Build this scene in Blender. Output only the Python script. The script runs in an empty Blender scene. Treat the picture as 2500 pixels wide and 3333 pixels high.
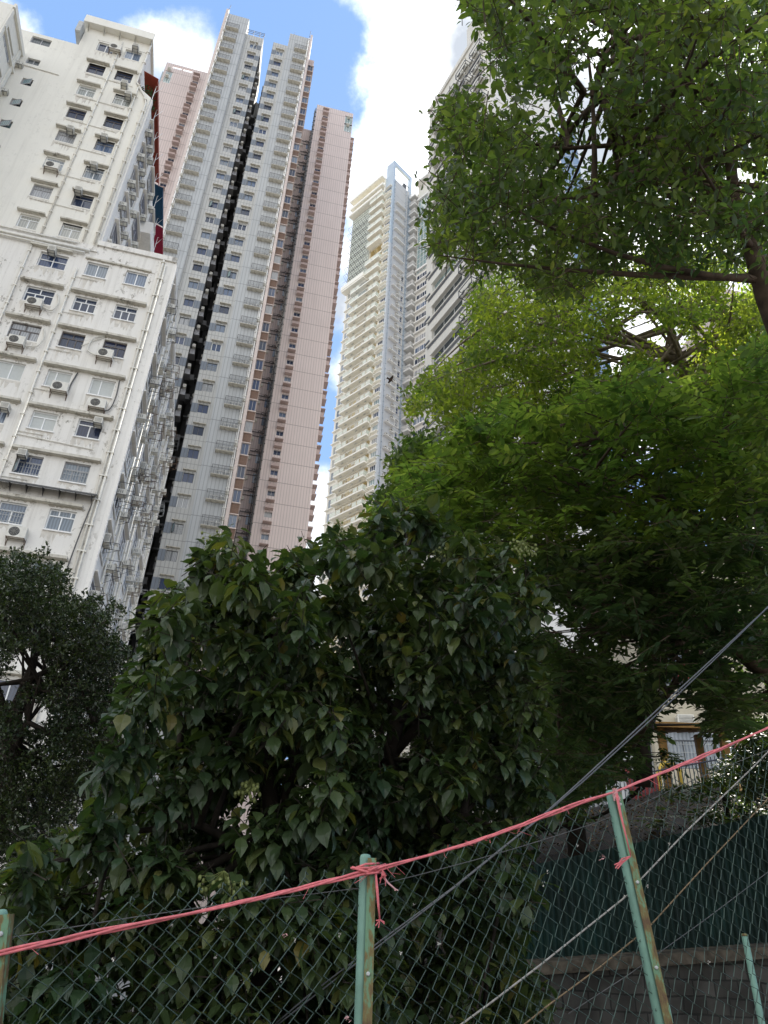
import bpy, math, random
import numpy as np
from mathutils import Vector, Matrix
random.seed(7)
rng = np.random.default_rng(11)
C = bpy.context.scene.collection
SC = bpy.context.scene

# ------------------------------------------------------------------ camera
EYE = 1.6
F, CX, CY = 2400.0, 1250.0, 1666.5            # focal length and centre in photo pixels (2500 x 3333)
vp = np.array([196.0, 3986.5])                 # zenith vanishing point relative to the centre
up_c = np.array([vp[0], vp[1], -F]); up_c /= np.linalg.norm(up_c)
fw = np.array([0, 0, -1.0]); yc = fw - up_c * np.dot(fw, up_c); yc /= np.linalg.norm(yc)
xc = np.cross(yc, up_c)
RM = np.array([xc, yc, up_c])                  # world <- camera
cam_d = bpy.data.cameras.new('camera'); cam = bpy.data.objects.new('camera', cam_d); C.objects.link(cam)
cam_d.sensor_width = 36; cam_d.lens = 36 * F / 3333.0
cam_d.clip_start = 0.05; cam_d.clip_end = 6000
m4 = Matrix.Identity(4)
for i in range(3):
    for j in range(3): m4[i][j] = RM[i, j]
m4[2][3] = EYE
cam.matrix_world = m4
SC.camera = cam

def ray(px, py):
    c = np.array([px - CX, CY - py, -F]); c /= np.linalg.norm(c); return RM @ c
def hpt(px, py, D):
    """the point seen at a photo pixel, at horizontal distance D"""
    r = ray(px, py); return r / math.hypot(r[0], r[1]) * D + np.array([0, 0, EYE])

# ------------------------------------------------------------------ sky, sun, exposure
SUN_AZ, SUN_EL = math.radians(21), math.radians(50)     # azimuth from +Y towards +X
W = bpy.data.worlds.new('World'); SC.world = W; W.use_nodes = True
nt = W.node_tree; N = nt.nodes; Lk = nt.links
bg = N['Background']
sky = N.new('ShaderNodeTexSky'); sky.sky_type = 'NISHITA'; sky.sun_disc = False
sky.sun_elevation = SUN_EL; sky.sun_rotation = SUN_AZ
sky.air_density = 1.0; sky.dust_density = 0.3; sky.ozone_density = 1.4
tc = N.new('ShaderNodeTexCoord')
def wn(t, **kw):
    n = N.new(t)
    for k, v in kw.items(): setattr(n, k, v)
    return n
def wmath(op, a, b=None, c=None, clamp=False):
    n = N.new('ShaderNodeMath'); n.operation = op; n.use_clamp = clamp
    for i, x in enumerate((a, b, c)):
        if x is None: continue
        if isinstance(x, (int, float)): n.inputs[i].default_value = x
        else: Lk.new(x, n.inputs[i])
    return n.outputs[0]
nz = wn('ShaderNodeTexNoise'); nz.inputs['Scale'].default_value = 8; nz.inputs['Detail'].default_value = 9; nz.inputs['Roughness'].default_value = 0.62
Lk.new(tc.outputs['Generated'], nz.inputs['Vector'])
blobs = [(1490, 120, .07), (1345, 80, .03), (1315, 170, .03), (1460, 320, .085), (1300, 300, .035), (1340, 420, .05), (1570, 500, .14), (1290, 570, .045), (1380, 740, .10), (1240, 760, .05), (1150, 830, .03), (1130, 1000, .035), (1180, 1180, .045), (1120, 620, .028),
         (1020, 1560, .03), (1045, 1720, .06), (1100, 1900, .12), (530, 165, .022), (590, 200, .028), (640, 230, .022), (40, 110, .012),
         (2000, 500, .17), (1800, 300, .12), (2300, 800, .2), (2450, 400, .15), (1950, 1000, .2), (2250, 100, .10), (2500, -700, .30), (1900, -1300, .34), (3300, 0, .3)]  # the last, off-frame entries are unseen clouds added to light the trees
cur = None
for (px, py, r) in blobs:
    d = ray(px, py)
    vm = N.new('ShaderNodeVectorMath'); vm.operation = 'DISTANCE'; Lk.new(tc.outputs['Generated'], vm.inputs[0]); vm.inputs[1].default_value = tuple(d)
    v = wmath('SUBTRACT', vm.outputs['Value'], r)
    cur = v if cur is None else wmath('SMOOTH_MIN', cur, v, 0.015)
nz2 = wn('ShaderNodeTexNoise'); nz2.inputs['Scale'].default_value = 2.3; nz2.inputs['Detail'].default_value = 7; nz2.inputs['Roughness'].default_value = .6
Lk.new(tc.outputs['Generated'], nz2.inputs['Vector'])
# unseen clouds behind the viewer, added towards the left to brighten the facades
sep = wn('ShaderNodeSeparateXYZ'); Lk.new(tc.outputs['Generated'], sep.inputs[0])
behind = wmath('MULTIPLY', wmath('ADD', wmath('MULTIPLY_ADD', sep.outputs['X'], .45, sep.outputs['Y']), 0.20), 1.3)
behind = wmath('ADD', behind, wmath('MULTIPLY', wmath('SUBTRACT', nz2.outputs['Fac'], .52), -1.6))
cur = wmath('MINIMUM', cur, behind)
fld = wmath('ADD', cur, wmath('MULTIPLY', wmath('SUBTRACT', nz.outputs['Fac'], 0.5), 0.13))
mr = wn('ShaderNodeMapRange', interpolation_type='SMOOTHSTEP'); Lk.new(fld, mr.inputs['Value'])
mr.inputs['From Min'].default_value = 0.022; mr.inputs['From Max'].default_value = -0.022; mr.inputs['To Min'].default_value = 0.0; mr.inputs['To Max'].default_value = 1.0
nz3 = wn('ShaderNodeTexNoise'); nz3.inputs['Scale'].default_value = 7; nz3.inputs['Detail'].default_value = 6
Lk.new(tc.outputs['Generated'], nz3.inputs['Vector'])
ccol = wn('ShaderNodeValToRGB'); Lk.new(nz3.outputs['Fac'], ccol.inputs[0])
ccol.color_ramp.elements[0].position = .38; ccol.color_ramp.elements[0].color = (2.3, 2.5, 2.8, 1)
ccol.color_ramp.elements[1].position = .64; ccol.color_ramp.elements[1].color = (8.6, 8.7, 8.8, 1)
mixc = wn('ShaderNodeMixRGB'); Lk.new(mr.outputs[0], mixc.inputs[0])
haze = wn('ShaderNodeMixRGB'); haze.inputs[0].default_value = .85; Lk.new(sky.outputs[0], haze.inputs[1]); haze.inputs[2].default_value = (1.0, 1.75, 3.2, 1)
Lk.new(haze.outputs[0], mixc.inputs[1]); Lk.new(ccol.outputs[0], mixc.inputs[2])
Lk.new(mixc.outputs[0], bg.inputs['Color']); bg.inputs['Strength'].default_value = 0.1
sun_d = bpy.data.lights.new('sun', 'SUN'); sun_d.energy = 3.6; sun_d.angle = math.radians(.5); sun_d.color = (1, .94, .84)
sun = bpy.data.objects.new('sun', sun_d); C.objects.link(sun)
sv = Vector((math.sin(SUN_AZ) * math.cos(SUN_EL), math.cos(SUN_AZ) * math.cos(SUN_EL), math.sin(SUN_EL)))
sun.rotation_euler = sv.to_track_quat('Z', 'Y').to_euler(); sun.location = (20, 20, 160)
SC.view_settings.view_transform = 'Standard'; SC.view_settings.look = 'None'; SC.view_settings.exposure = 1.62; SC.view_settings.gamma = 1
SC.cycles.max_bounces = 8; SC.cycles.diffuse_bounces = 4; SC.cycles.transmission_bounces = 6; SC.cycles.glossy_bounces = 3

# ------------------------------------------------------------------ materials
def new_mat(name):
    m = bpy.data.materials.new(name); m.use_nodes = True
    return m, m.node_tree.nodes, m.node_tree.links, m.node_tree.nodes['Principled BSDF']
def plain(name, col, rough=.6, spec=.4, vary=.12, scale=6.0, metal=0.0):
    m, n, l, b = new_mat(name)
    t = n.new('ShaderNodeTexCoord'); z = n.new('ShaderNodeTexNoise'); z.inputs['Scale'].default_value = scale; z.inputs['Detail'].default_value = 5
    l.new(t.outputs['Object'], z.inputs['Vector'])
    r = n.new('ShaderNodeValToRGB'); l.new(z.outputs['Fac'], r.inputs[0])
    r.color_ramp.elements[0].position = .3; r.color_ramp.elements[1].position = .7
    r.color_ramp.elements[0].color = tuple(c * (1 - vary) for c in col) + (1,)
    r.color_ramp.elements[1].color = tuple(min(1, c * (1 + vary)) for c in col) + (1,)
    l.new(r.outputs[0], b.inputs['Base Color']); b.inputs['Roughness'].default_value = rough
    b.inputs['Specular IOR Level'].default_value = spec; b.inputs['Metallic'].default_value = metal
    return m
def wall_mat(name, col, dirt=(.30, .27, .22), amt=.35, peel=0.0, joint=None, tile=None, rough=.8, streak=1.0):
    """painted or tiled wall: blotches, rain streaks, peeling flecks, floor joints, vertical tile ribs"""
    m, n, l, b = new_mat(name)
    t = n.new('ShaderNodeTexCoord')
    def mapn(s):
        mp = n.new('ShaderNodeMapping'); mp.inputs['Scale'].default_value = s; l.new(t.outputs['Object'], mp.inputs['Vector']); return mp.outputs[0]
    def noise(v, sc, det=6, ro=.6):
        z = n.new('ShaderNodeTexNoise'); z.inputs['Scale'].default_value = sc; z.inputs['Detail'].default_value = det; z.inputs['Roughness'].default_value = ro
        l.new(v, z.inputs['Vector']); return z.outputs['Fac']
    def rng_(v, a, bb, t0=0., t1=1.):
        q = n.new('ShaderNodeMapRange'); l.new(v, q.inputs['Value'])
        for k, x in zip(('From Min', 'From Max', 'To Min', 'To Max'), (a, bb, t0, t1)): q.inputs[k].default_value = x
        return q.outputs[0]
    def mix(f, a, bb, bt='MIX'):
        q = n.new('ShaderNodeMixRGB'); q.blend_type = bt
        if isinstance(f, float): q.inputs[0].default_value = f
        else: l.new(f, q.inputs[0])
        for i, x in ((1, a), (2, bb)):
            if isinstance(x, tuple): q.inputs[i].default_value = x
            else: l.new(x, q.inputs[i])
        return q.outputs[0]
    base = tuple(col) + (1,)
    c = mix(rng_(noise(mapn((.35, .35, .25)), 1.0), .35, .7, 0., .55), base, tuple(x * .86 for x in col) + (1,))
    st = rng_(noise(mapn((2.6, 2.6, .10)), 1.0, 6, .68), .50, .74, 0., amt * streak)
    c = mix(st, c, tuple(dirt) + (1,))
    fine = rng_(noise(mapn((1, 1, 1)), 3.5, 8, .7), .60, .80, 0., amt * .8)
    c = mix(fine, c, tuple(dirt) + (1,))
    if peel > 0:
        big = rng_(noise(mapn((.33, .33, .3)), 1.0), .47, .60)
        fl = rng_(noise(mapn((1, 1, .7)), 3.0, 12, .74), .545, .585)
        q = n.new('ShaderNodeMath'); q.operation = 'MULTIPLY'; l.new(big, q.inputs[0]); l.new(fl, q.inputs[1])
        q2 = n.new('ShaderNodeMath'); q2.operation = 'MULTIPLY'; l.new(q.outputs[0], q2.inputs[0]); q2.inputs[1].default_value = peel
        c = mix(q2.outputs[0], c, (.23, .21, .17, 1))
    if joint or tile:
        sx = n.new('ShaderNodeSeparateXYZ'); l.new(t.outputs['Object'], sx.inputs[0])
        def line(sock, pitch, off, wd):
            a = n.new('ShaderNodeMath'); a.operation = 'ADD'; l.new(sock, a.inputs[0]); a.inputs[1].default_value = off + pitch * 1000
            f = n.new('ShaderNodeMath'); f.operation = 'MODULO'; l.new(a.outputs[0], f.inputs[0]); f.inputs[1].default_value = pitch
            g = n.new('ShaderNodeMath'); g.operation = 'LESS_THAN'; l.new(f.outputs[0], g.inputs[0]); g.inputs[1].default_value = wd
            return g.outputs[0]
        if tile:
            s = n.new('ShaderNodeMath'); s.operation = 'ADD'; l.new(sx.outputs['X'], s.inputs[0]); l.new(sx.outputs['Y'], s.inputs[1])
            c = mix(line(s.outputs[0], tile, 0, tile * .22), c, tuple(x * .72 for x in col) + (1,))
        if joint:
            c = mix(line(sx.outputs['Z'], joint[0], joint[1], joint[2]), c, tuple(x * .5 for x in col) + (1,))
    l.new(c, b.inputs['Base Color']); b.inputs['Roughness'].default_value = rough; b.inputs['Specular IOR Level'].default_value = .25
    bp = n.new('ShaderNodeBump'); bp.inputs['Strength'].default_value = .25; bp.inputs['Distance'].default_value = .02
    l.new(noise(mapn((1, 1, 1)), 14, 4), bp.inputs['Height']); l.new(bp.outputs[0], b.inputs['Normal'])
    return m
def glass_mat(name, cols, rough=.06, spec=.5):
    """window panes seen from outside; each pane picks its own tint"""
    m, n, l, b = new_mat(name)
    oi = n.new('ShaderNodeObjectInfo'); r = n.new('ShaderNodeValToRGB'); r.color_ramp.interpolation = 'CONSTANT'
    l.new(oi.outputs['Random'], r.inputs[0]); e = r.color_ramp.elements
    while len(e) < len(cols): e.new(.5)
    for i, cc in enumerate(cols): e[i].position = i / len(cols); e[i].color = tuple(cc) + (1,)
    t = n.new('ShaderNodeTexCoord'); w = n.new('ShaderNodeTexWave'); w.inputs['Scale'].default_value = 2.2; w.inputs['Distortion'].default_value = 3; w.bands_direction = 'X'
    l.new(t.outputs['Object'], w.inputs['Vector'])
    q = n.new('ShaderNodeMixRGB'); q.blend_type = 'MULTIPLY'; q.inputs[0].default_value = .35; l.new(r.outputs[0], q.inputs[1]); l.new(w.outputs['Color'], q.inputs[2])
    l.new(q.outputs[0], b.inputs['Base Color']); b.inputs['Roughness'].default_value = rough
    b.inputs['Specular IOR Level'].default_value = spec; b.inputs['IOR'].default_value = 1.5
    return m
M = {}
M['plaster'] = wall_mat('white plaster', (.77, .745, .69), amt=.42, peel=.85)
M['plaster_up'] = wall_mat('cream plaster', (.79, .765, .685), amt=.22, peel=.15)
M['plaster_side'] = wall_mat('plaster warmed for bounce', (.82, .79, .73), amt=.25, peel=.2)  # side plaster lightened and warmed to stand in for bounced light
M['old_concrete'] = wall_mat('weathered concrete', (.60, .57, .49), amt=.8, peel=1.0)
M['white_paint'] = plain('white paint', (.78, .77, .74), .5)
M['cream_pipe'] = plain('cream pipe', (.72, .69, .61), .5)
M['white_frame'] = plain('white window frame', (.80, .81, .80), .4, .5, .03)
M['brown_frame'] = plain('bronze window frame', (.10, .085, .08), .4, .5, .1)
M['grey_frame'] = plain('grey window frame', (.32, .32, .33), .4, .5, .05)
M['dark_frame'] = plain('dark window frame', (.06, .065, .075), .4, .5, .05)
M['glass_dark'] = glass_mat('dark glass', [(.02, .028, .055), (.03, .04, .08), (.045, .06, .10), (.022, .03, .07)])  # blue in the base colour stands in for reflected sky
M['glass_curtain'] = glass_mat('curtained glass', [(.36, .38, .36), (.25, .29, .33), (.44, .44, .40), (.18, .22, .28), (.38, .42, .46)])
M['glass_mix'] = glass_mat('mixed panes', [(.03, .045, .09), (.20, .25, .33), (.05, .075, .15), (.4, .41, .42), (.07, .1, .18), (.13, .18, .28), (.035, .05, .09)])  # darker panes carry the sky's blue reflection in their colour
M['glass_pale'] = glass_mat('pale green panes', [(.3, .4, .4), (.38, .46, .47), (.26, .36, .39)], .08)
M['glass_grey'] = glass_mat('grey panes', [(.07, .085, .09), (.10, .115, .12), (.06, .075, .09), (.22, .30, .30)], .1)
M['glass_blue'] = glass_mat('blue curtain glass', [(.16, .27, .45), (.2, .32, .5)], .05)
M['blind'] = plain('drawn blind', (.46, .48, .46), .5, .6, .05)
M['ac_body'] = plain('air conditioner shell', (.66, .64, .57), .5, .4, .1)
M['ac_dark'] = plain('air conditioner grille', (.07, .07, .07), .6, .3, .2)
M['ac_mid'] = plain('air conditioner louvres', (.30, .29, .26), .6, .3, .2)
M['rust'] = plain('rusty bracket', (.13, .085, .06), .8, .2, .4, 9)
M['steel'] = plain('dark steel', (.09, .09, .09), .6, .4, .2)
M['gal'] = plain('galvanised steel', (.42, .43, .42), .5, .5, .15)
M['red_sheet'] = plain('red oxide sheet', (.27, .045, .022), .6, .3, .15)
M['crimson'] = plain('crimson canvas', (.22, .01, .03), .8, .2, .1)
M['navy'] = plain('blue canvas', (.015, .06, .11), .8, .2, .1)
M['grey_tile'] = wall_mat('pale grey mosaic', (.50, .515, .52), (.28, .28, .27), .35, 0, (2.8, .6, .07), .36)
M['cream_tile'] = wall_mat('warm grey mosaic', (.515, .515, .495), (.30, .27, .22), .4, 0, (2.8, .6, .06), .36)
M['blue_panel'] = wall_mat('slate panel', (.21, .235, .27), (.15, .15, .15), .25, 0, None, .3)
M['well_shade_tile'] = wall_mat('shade darkened well wall', (.10, .10, .10), (.05, .05, .05), .3, 0, (2.8, .6, .08), None)  # the deep shade inside the well is put into this dark colour
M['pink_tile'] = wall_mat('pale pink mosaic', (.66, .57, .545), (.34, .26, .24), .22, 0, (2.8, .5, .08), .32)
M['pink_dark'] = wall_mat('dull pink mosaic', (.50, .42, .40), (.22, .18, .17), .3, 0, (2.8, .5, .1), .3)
M['pink_trim'] = plain('pink trim', (.64, .55, .51), .7, .3, .08)
M['pink_hood'] = plain('dull pink concrete hood', (.44, .345, .32), .8, .2, .15)
M['brown_panel'] = plain('brown panel', (.19, .125, .095), .7, .2, .2)
M['ivory'] = wall_mat('ivory wall', (.84, .82, .74), (.5, .46, .36), .2)
M['ivory_trim'] = plain('ivory trim', (.86, .845, .77), .6, .3, .05)
M['ivory_deep'] = plain('yellow cream wall', (.74, .62, .36), .7, .3, .1)
M['pale_grey'] = wall_mat('light grey panel', (.55, .56, .57), (.4, .4, .4), .15, 0, (2.94, 1.2, .05), None)
M['column_grey'] = plain('light blue grey column', (.52, .55, .58), .6, .4, .05)
M['screen_pale'] = plain('pale screen glass', (.62, .66, .56), .25, .5, .08)
M['steel_blue'] = plain('blue grey cladding', (.42, .50, .58), .35, .6, .06)
M['blue_pipe'] = plain('blue grey pipe', (.36, .42, .48), .5, .4, .06)
M['off_white'] = wall_mat('off white wall', (.72, .70, .64), (.45, .42, .38), .3)
M['slate_stripe'] = plain('slate stripe', (.13, .145, .175), .6, .4, .1)
M['black_steel'] = plain('black steel rack', (.025, .03, .045), .5, .5, .1)
M['bark'] = plain('brown bark', (.085, .062, .045), .9, .2, .45, 14)
M['bark_pale'] = plain('grey brown bark', (.20, .16, .12), .9, .2, .4, 12)
M['bark_dark'] = plain('dark bark', (.035, .028, .022), .9, .2, .4, 14)
M['beige'] = wall_mat('beige wall', (.52, .47, .36), (.3, .26, .2), .25)
M['timber'] = plain('yellow timber', (.22, .12, .03), .7, .3, .2)
M['red_paint'] = plain('red paint', (.22, .02, .018), .5, .4, .1)
M['yellow_paint'] = plain('yellow paint', (.6, .42, .06), .5, .4, .1)

# ------------------------------------------------------------------ mesh helpers
class MB:
    def __init__(s): s.v = []; s.f = []; s.mi = []; s.cur = 0; s.smooth = []
    def mat(s, i): s.cur = i; return s
    def face(s, pts, sm=False):
        b = len(s.v); s.v += [tuple(p) for p in pts]; s.f.append(tuple(range(b, b + len(pts)))); s.mi.append(s.cur); s.smooth.append(sm)
    def box(s, x0, x1, y0, y1, z0, z1):
        b = len(s.v)
        s.v += [(x0, y0, z0), (x1, y0, z0), (x1, y1, z0), (x0, y1, z0), (x0, y0, z1), (x1, y0, z1), (x1, y1, z1), (x0, y1, z1)]
        for q in ((0, 3, 2, 1), (4, 5, 6, 7), (0, 1, 5, 4), (1, 2, 6, 5), (2, 3, 7, 6), (3, 0, 4, 7)):
            s.f.append(tuple(b + i for i in q)); s.mi.append(s.cur); s.smooth.append(False)
        return s
    def tube(s, pts, r, n=6, cap=True):
        """pts: polyline; r: radius or list of radii"""
        P = [Vector(p) for p in pts]; R = r if isinstance(r, (list, tuple, np.ndarray)) else [r] * len(P)
        b = len(s.v); ref = None
        for i, p in enumerate(P):
            d = (P[min(i + 1, len(P) - 1)] - P[max(i - 1, 0)])
            d = d.normalized() if d.length > 1e-9 else Vector((0, 0, 1))
            if ref is None: ref = Vector((1, 0, 0)) if abs(d.x) < .8 else Vector((0, 1, 0))
            a = d.cross(ref)
            if a.length < 1e-6: a = d.cross(Vector((0, 1, .3)))
            a.normalize(); c = a.cross(d).normalized(); ref = c
            for k in range(n):
                t = 2 * math.pi * k / n
                s.v.append(tuple(p + (a * math.cos(t) + c * math.sin(t)) * R[i]))
        for i in range(len(P) - 1):
            for k in range(n):
                k2 = (k + 1) % n
                s.f.append((b + i * n + k, b + i * n + k2, b + (i + 1) * n + k2, b + (i + 1) * n + k)); s.mi.append(s.cur); s.smooth.append(n > 4)
        if cap:
            s.f.append(tuple(b + k for k in range(n))[::-1]); s.mi.append(s.cur); s.smooth.append(False)
            s.f.append(tuple(b + (len(P) - 1) * n + k for k in range(n))); s.mi.append(s.cur); s.smooth.append(False)
        return s
    def disc(s, c, r, axis='y', n=16):
        pts = []
        for k in range(n):
            t = 2 * math.pi * k / n
            if axis == 'y': pts.append((c[0] + r * math.cos(t), c[1], c[2] + r * math.sin(t)))
            else: pts.append((c[0], c[1] + r * math.cos(t), c[2] + r * math.sin(t)))
        s.face(pts); return s
    def wall(s, x0, x1, z0, z1, holes, y=0.0, depth=.15, axis='y'):
        """a vertical face with real openings and reveals; axis 'y': face in the x-z plane; 'x': in the y-z plane (first range is y)"""
        hs = [h for h in holes if h[0] < x1 and h[1] > x0 and h[2] < z1 and h[3] > z0]
        xs = sorted({x0, x1, *[min(max(v, x0), x1) for h in hs for v in h[:2]]}); zs = sorted({z0, z1, *[min(max(v, z0), z1) for h in hs for v in h[2:4]]})
        def P(a, d, z): return (a, y + d, z) if axis == 'y' else (y - d, a, z)
        for j in range(len(zs) - 1):
            run = None
            for i in range(len(xs) - 1):
                cx, cz = (xs[i] + xs[i + 1]) / 2, (zs[j] + zs[j + 1]) / 2
                if any(h[0] < cx < h[1] and h[2] < cz < h[3] for h in hs):
                    if run is not None: s._q(P, run, xs[i], zs[j], zs[j + 1], axis); run = None
                elif run is None: run = xs[i]
            if run is not None: s._q(P, run, xs[-1], zs[j], zs[j + 1], axis)
        for (a, b, c, d) in hs:
            s.face([P(a, 0, c), P(a, depth, c), P(a, depth, d), P(a, 0, d)]); s.face([P(b, 0, c), P(b, 0, d), P(b, depth, d), P(b, depth, c)])
            s.face([P(a, 0, c), P(b, 0, c), P(b, depth, c), P(a, depth, c)]); s.face([P(a, 0, d), P(a, depth, d), P(b, depth, d), P(b, 0, d)])
        return s
    def _q(s, P, a, b, c, d, axis):
        q = [P(a, 0, c), P(b, 0, c), P(b, 0, d), P(a, 0, d)]
        s.face(q if axis == 'y' else q)
    def mesh(s, name, mats, k=1.0, dz=0.0):
        me = bpy.data.meshes.new(name)
        me.from_pydata([(x * k, y * k, z * k + dz) for x, y, z in s.v], [], s.f)
        for m in (mats if isinstance(mats, list) else [mats]): me.materials.append(m)
        me.polygons.foreach_set('material_index', s.mi); me.polygons.foreach_set('use_smooth', s.smooth); me.update()
        return me
    def islands(s):
        """one MB per connected primitive"""
        par = list(range(len(s.v)))
        def fd(i):
            while par[i] != i: par[i] = par[par[i]]; i = par[i]
            return i
        for f in s.f:
            for a in f[1:]: par[fd(a)] = fd(f[0])
        g = {}
        for j, f in enumerate(s.f): g.setdefault(fd(f[0]), []).append(j)
        for fs in g.values():
            b = MB(); mp = {}
            for j in fs:
                for i in s.f[j]:
                    if i not in mp: mp[i] = len(b.v); b.v.append(s.v[i])
                b.f.append(tuple(mp[i] for i in s.f[j])); b.mi.append(s.mi[j]); b.smooth.append(s.smooth[j])
            yield b
    def build(s, name, mats, parent=None, loc=(0, 0, 0), k=1.0, dz=0.0):
        return put(name, s.mesh(name, mats, k, dz), parent, loc)
def put(name, me, parent=None, loc=(0, 0, 0), rz=0.0):
    o = bpy.data.objects.new(name, me); C.objects.link(o); o.location = loc
    if rz: o.rotation_euler = (0, 0, rz)
    if parent is not None: o.parent = parent
    return o
def tag(o, label=None, cat=None, group=None, kind=None):
    for k, v in (('label', label), ('category', cat), ('group', group), ('kind', kind)):
        if v: o[k] = v
    return o
def thing(name, label, cat, loc=(0, 0, 0), rz=0.0, group=None):
    o = bpy.data.objects.new(name, None); C.objects.link(o); o.location = loc; o.rotation_euler = (0, 0, rz); o.empty_display_size = .5
    return tag(o, label, cat, group)
def corner(px, py, D):
    r = ray(px, py); h = math.hypot(r[0], r[1]); return (r[0] / h * D, r[1] / h * D, EYE)

def copy_part(o, parent, loc):
    c = o.copy(); C.objects.link(c); c.parent = parent; c.location = loc
    for ch in o.children:
        d = ch.copy(); C.objects.link(d); d.parent = c
    return c

# ------------------------------------------------------------------ building kit
class Bld:
    """a building: root empty at its corner on the ground, +x along the front, +y into the building; sizes in survey units times k"""
    def __init__(s, name, label, cat, px, D, k, phi, group=None):
        s.k = k; c = corner(px[0], px[1], D * k)
        s.root = thing(name, label, cat, (c[0], c[1], 0), math.radians(phi), group)
    def add(s, mb, name, mats, label=None):
        o = mb.build(name, mats, s.root, (0, 0, 0), s.k, EYE); tag(o, label); return o
    def each(s, mb, name, mats):
        for b in mb.islands(): s.add(b, name, mats)
    def at(s, x, y, z): return (x * s.k, y * s.k, z * s.k + EYE)
    def place(s, mesh, name, x, y, z, rz=0): return put(name, mesh, s.root, s.at(x, y, z), rz)
_cache = {}
def frame_mesh(w, h, mull, tran, mat, k, t=.05, d=.06, sub=()):
    key = ('f', round(w, 3), round(h, 3), tuple(mull), tran, mat, k, tuple(sub))
    if key not in _cache:
        b = MB()
        b.box(0, w, 0, d, 0, t); b.box(0, w, 0, d, h - t, h); b.box(0, t, 0, d, t, h - t); b.box(w - t, w, 0, d, t, h - t)
        zt = h - t if tran is None else h * tran
        for m in mull: b.box(w * m - t / 2, w * m + t / 2, .004, d - .004, t, zt)
        if tran is not None:
            b.box(t, w - t, .002, d - .002, zt - t / 2, zt + t / 2)
            for m in sub: b.box(w * m - t / 2, w * m + t / 2, .004, d - .004, zt, h - t)
        _cache[key] = b.mesh('window', M[mat], k)
    return _cache[key]
def pane_mesh(w, h, mat, k):
    key = ('p', round(w, 3), round(h, 3), mat, k)
    if key not in _cache: _cache[key] = MB().box(.01, w - .01, 0, .015, .01, h - .01).mesh('pane', M[mat], k)
    return _cache[key]
def grille_mesh(w, h, k):
    key = ('g', round(w, 3), round(h, 3), k)
    if key not in _cache:
        b = MB(); n = max(3, int(w / .11))
        for i in range(n + 1): x = .03 + (w - .06) * i / n; b.box(x - .008, x + .008, -.02, -.004, .03, h * .68)
        for z in (.12, .4, .6): b.box(.03, w - .03, -.024, -.02, h * z, h * z + .015)
        _cache[key] = b.mesh('grille', M['gal'], k)
    return _cache[key]
def window(B, x, z, w, h, y=.12, mull=(.5,), tran=None, frame='white_frame', pane='glass_mix', sub=(), grille=False, rz=0.0, opened=None):
    o = B.place(frame_mesh(w, h, mull, tran, frame, B.k, sub=sub), 'window', x, y, z, rz)
    put('pane', pane_mesh(w, h, pane, B.k), o, (0, .03 * B.k, 0))
    if grille: put('grille', grille_mesh(w, h, B.k), o)
    if opened:
        x0, ww, zz, hh, ang = opened
        key = ('s', round(ww, 3), round(hh, 3), frame, B.k)
        if key not in _cache:
            b = MB(); t = .045
            b.box(0, ww, 0, .03, 0, t); b.box(0, ww, 0, .03, hh - t, hh); b.box(0, t, 0, .03, t, hh - t); b.box(ww - t, ww, 0, .03, t, hh - t)
            b.mat(1).box(t, ww - t, .008, .02, t, hh - t); _cache[key] = b.mesh('open_sash', [M[frame], M['glass_pale']], B.k)
        put('open_sash', _cache[key], o, (x0 * B.k, -.03 * B.k, zz * B.k), ang)
    return o
def ac_box_mesh(k, w=.36, h=.30, d=.42):
    key = ('acb', k, w, h, d)
    if key not in _cache:
        b = MB(); b.box(0, w, -d, 0, 0, h)
        b.mat(1).box(w * .08, w * .92, -d - .004, -d, h * .12, h * .88)
        b.mat(0)
        for i in range(5): z = h * (.2 + .14 * i); b.box(w * .1, w * .9, -d - .012, -d - .004, z, z + h * .05)
        for i in range(3):
            y = -d * (.25 + .2 * i); b.mat(1).box(-.003, 0, y, y + d * .1, h * .25, h * .8); b.box(w, w + .003, y, y + d * .1, h * .25, h * .8)
        _cache[key] = b.mesh('air_conditioner', [M['ac_body'], M['ac_mid']], k)
    return _cache[key]
def rack_mesh(k, w, d, h, mat='rust', up=0.0):
    key = ('rk', k, w, d, h, mat, up)
    if key not in _cache:
        b = MB(); t = .022
        for x in (0, w - t):
            b.box(x, x + t, -d, 0, -t, 0); b.tube([(x + t / 2, 0, -h), (x + t / 2, -d * .9, -t)], t * .5, 4)
            b.box(x, x + t, -.03, 0, -h, up + .1)
            if up: b.box(x, x + t, -d, -d + t, 0, up)
        b.box(0, w, -d, -d + t, -t * .9, -.001); b.box(t, w - t, -d * .5, -d * .5 + t, -t * .8, -.002)
        if up:
            b.box(0, w, -d, -d + t, up, up + t)
            for x in (0, w - t): b.box(x, x + t, -d + t, 0, up + .002, up + t)
        _cache[key] = b.mesh('bracket', M[mat], k)
    return _cache[key]
def ac_box(B, x, z, y=0.0, rz=0.0, rack=True, w=.36, h=.30, d=.42, mat='rust'):
    o = B.place(ac_box_mesh(B.k, w, h, d), 'air_conditioner', x, y, z, rz)
    if rack: put('bracket', rack_mesh(B.k, w, d, .2, mat), o)
    return o
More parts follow.
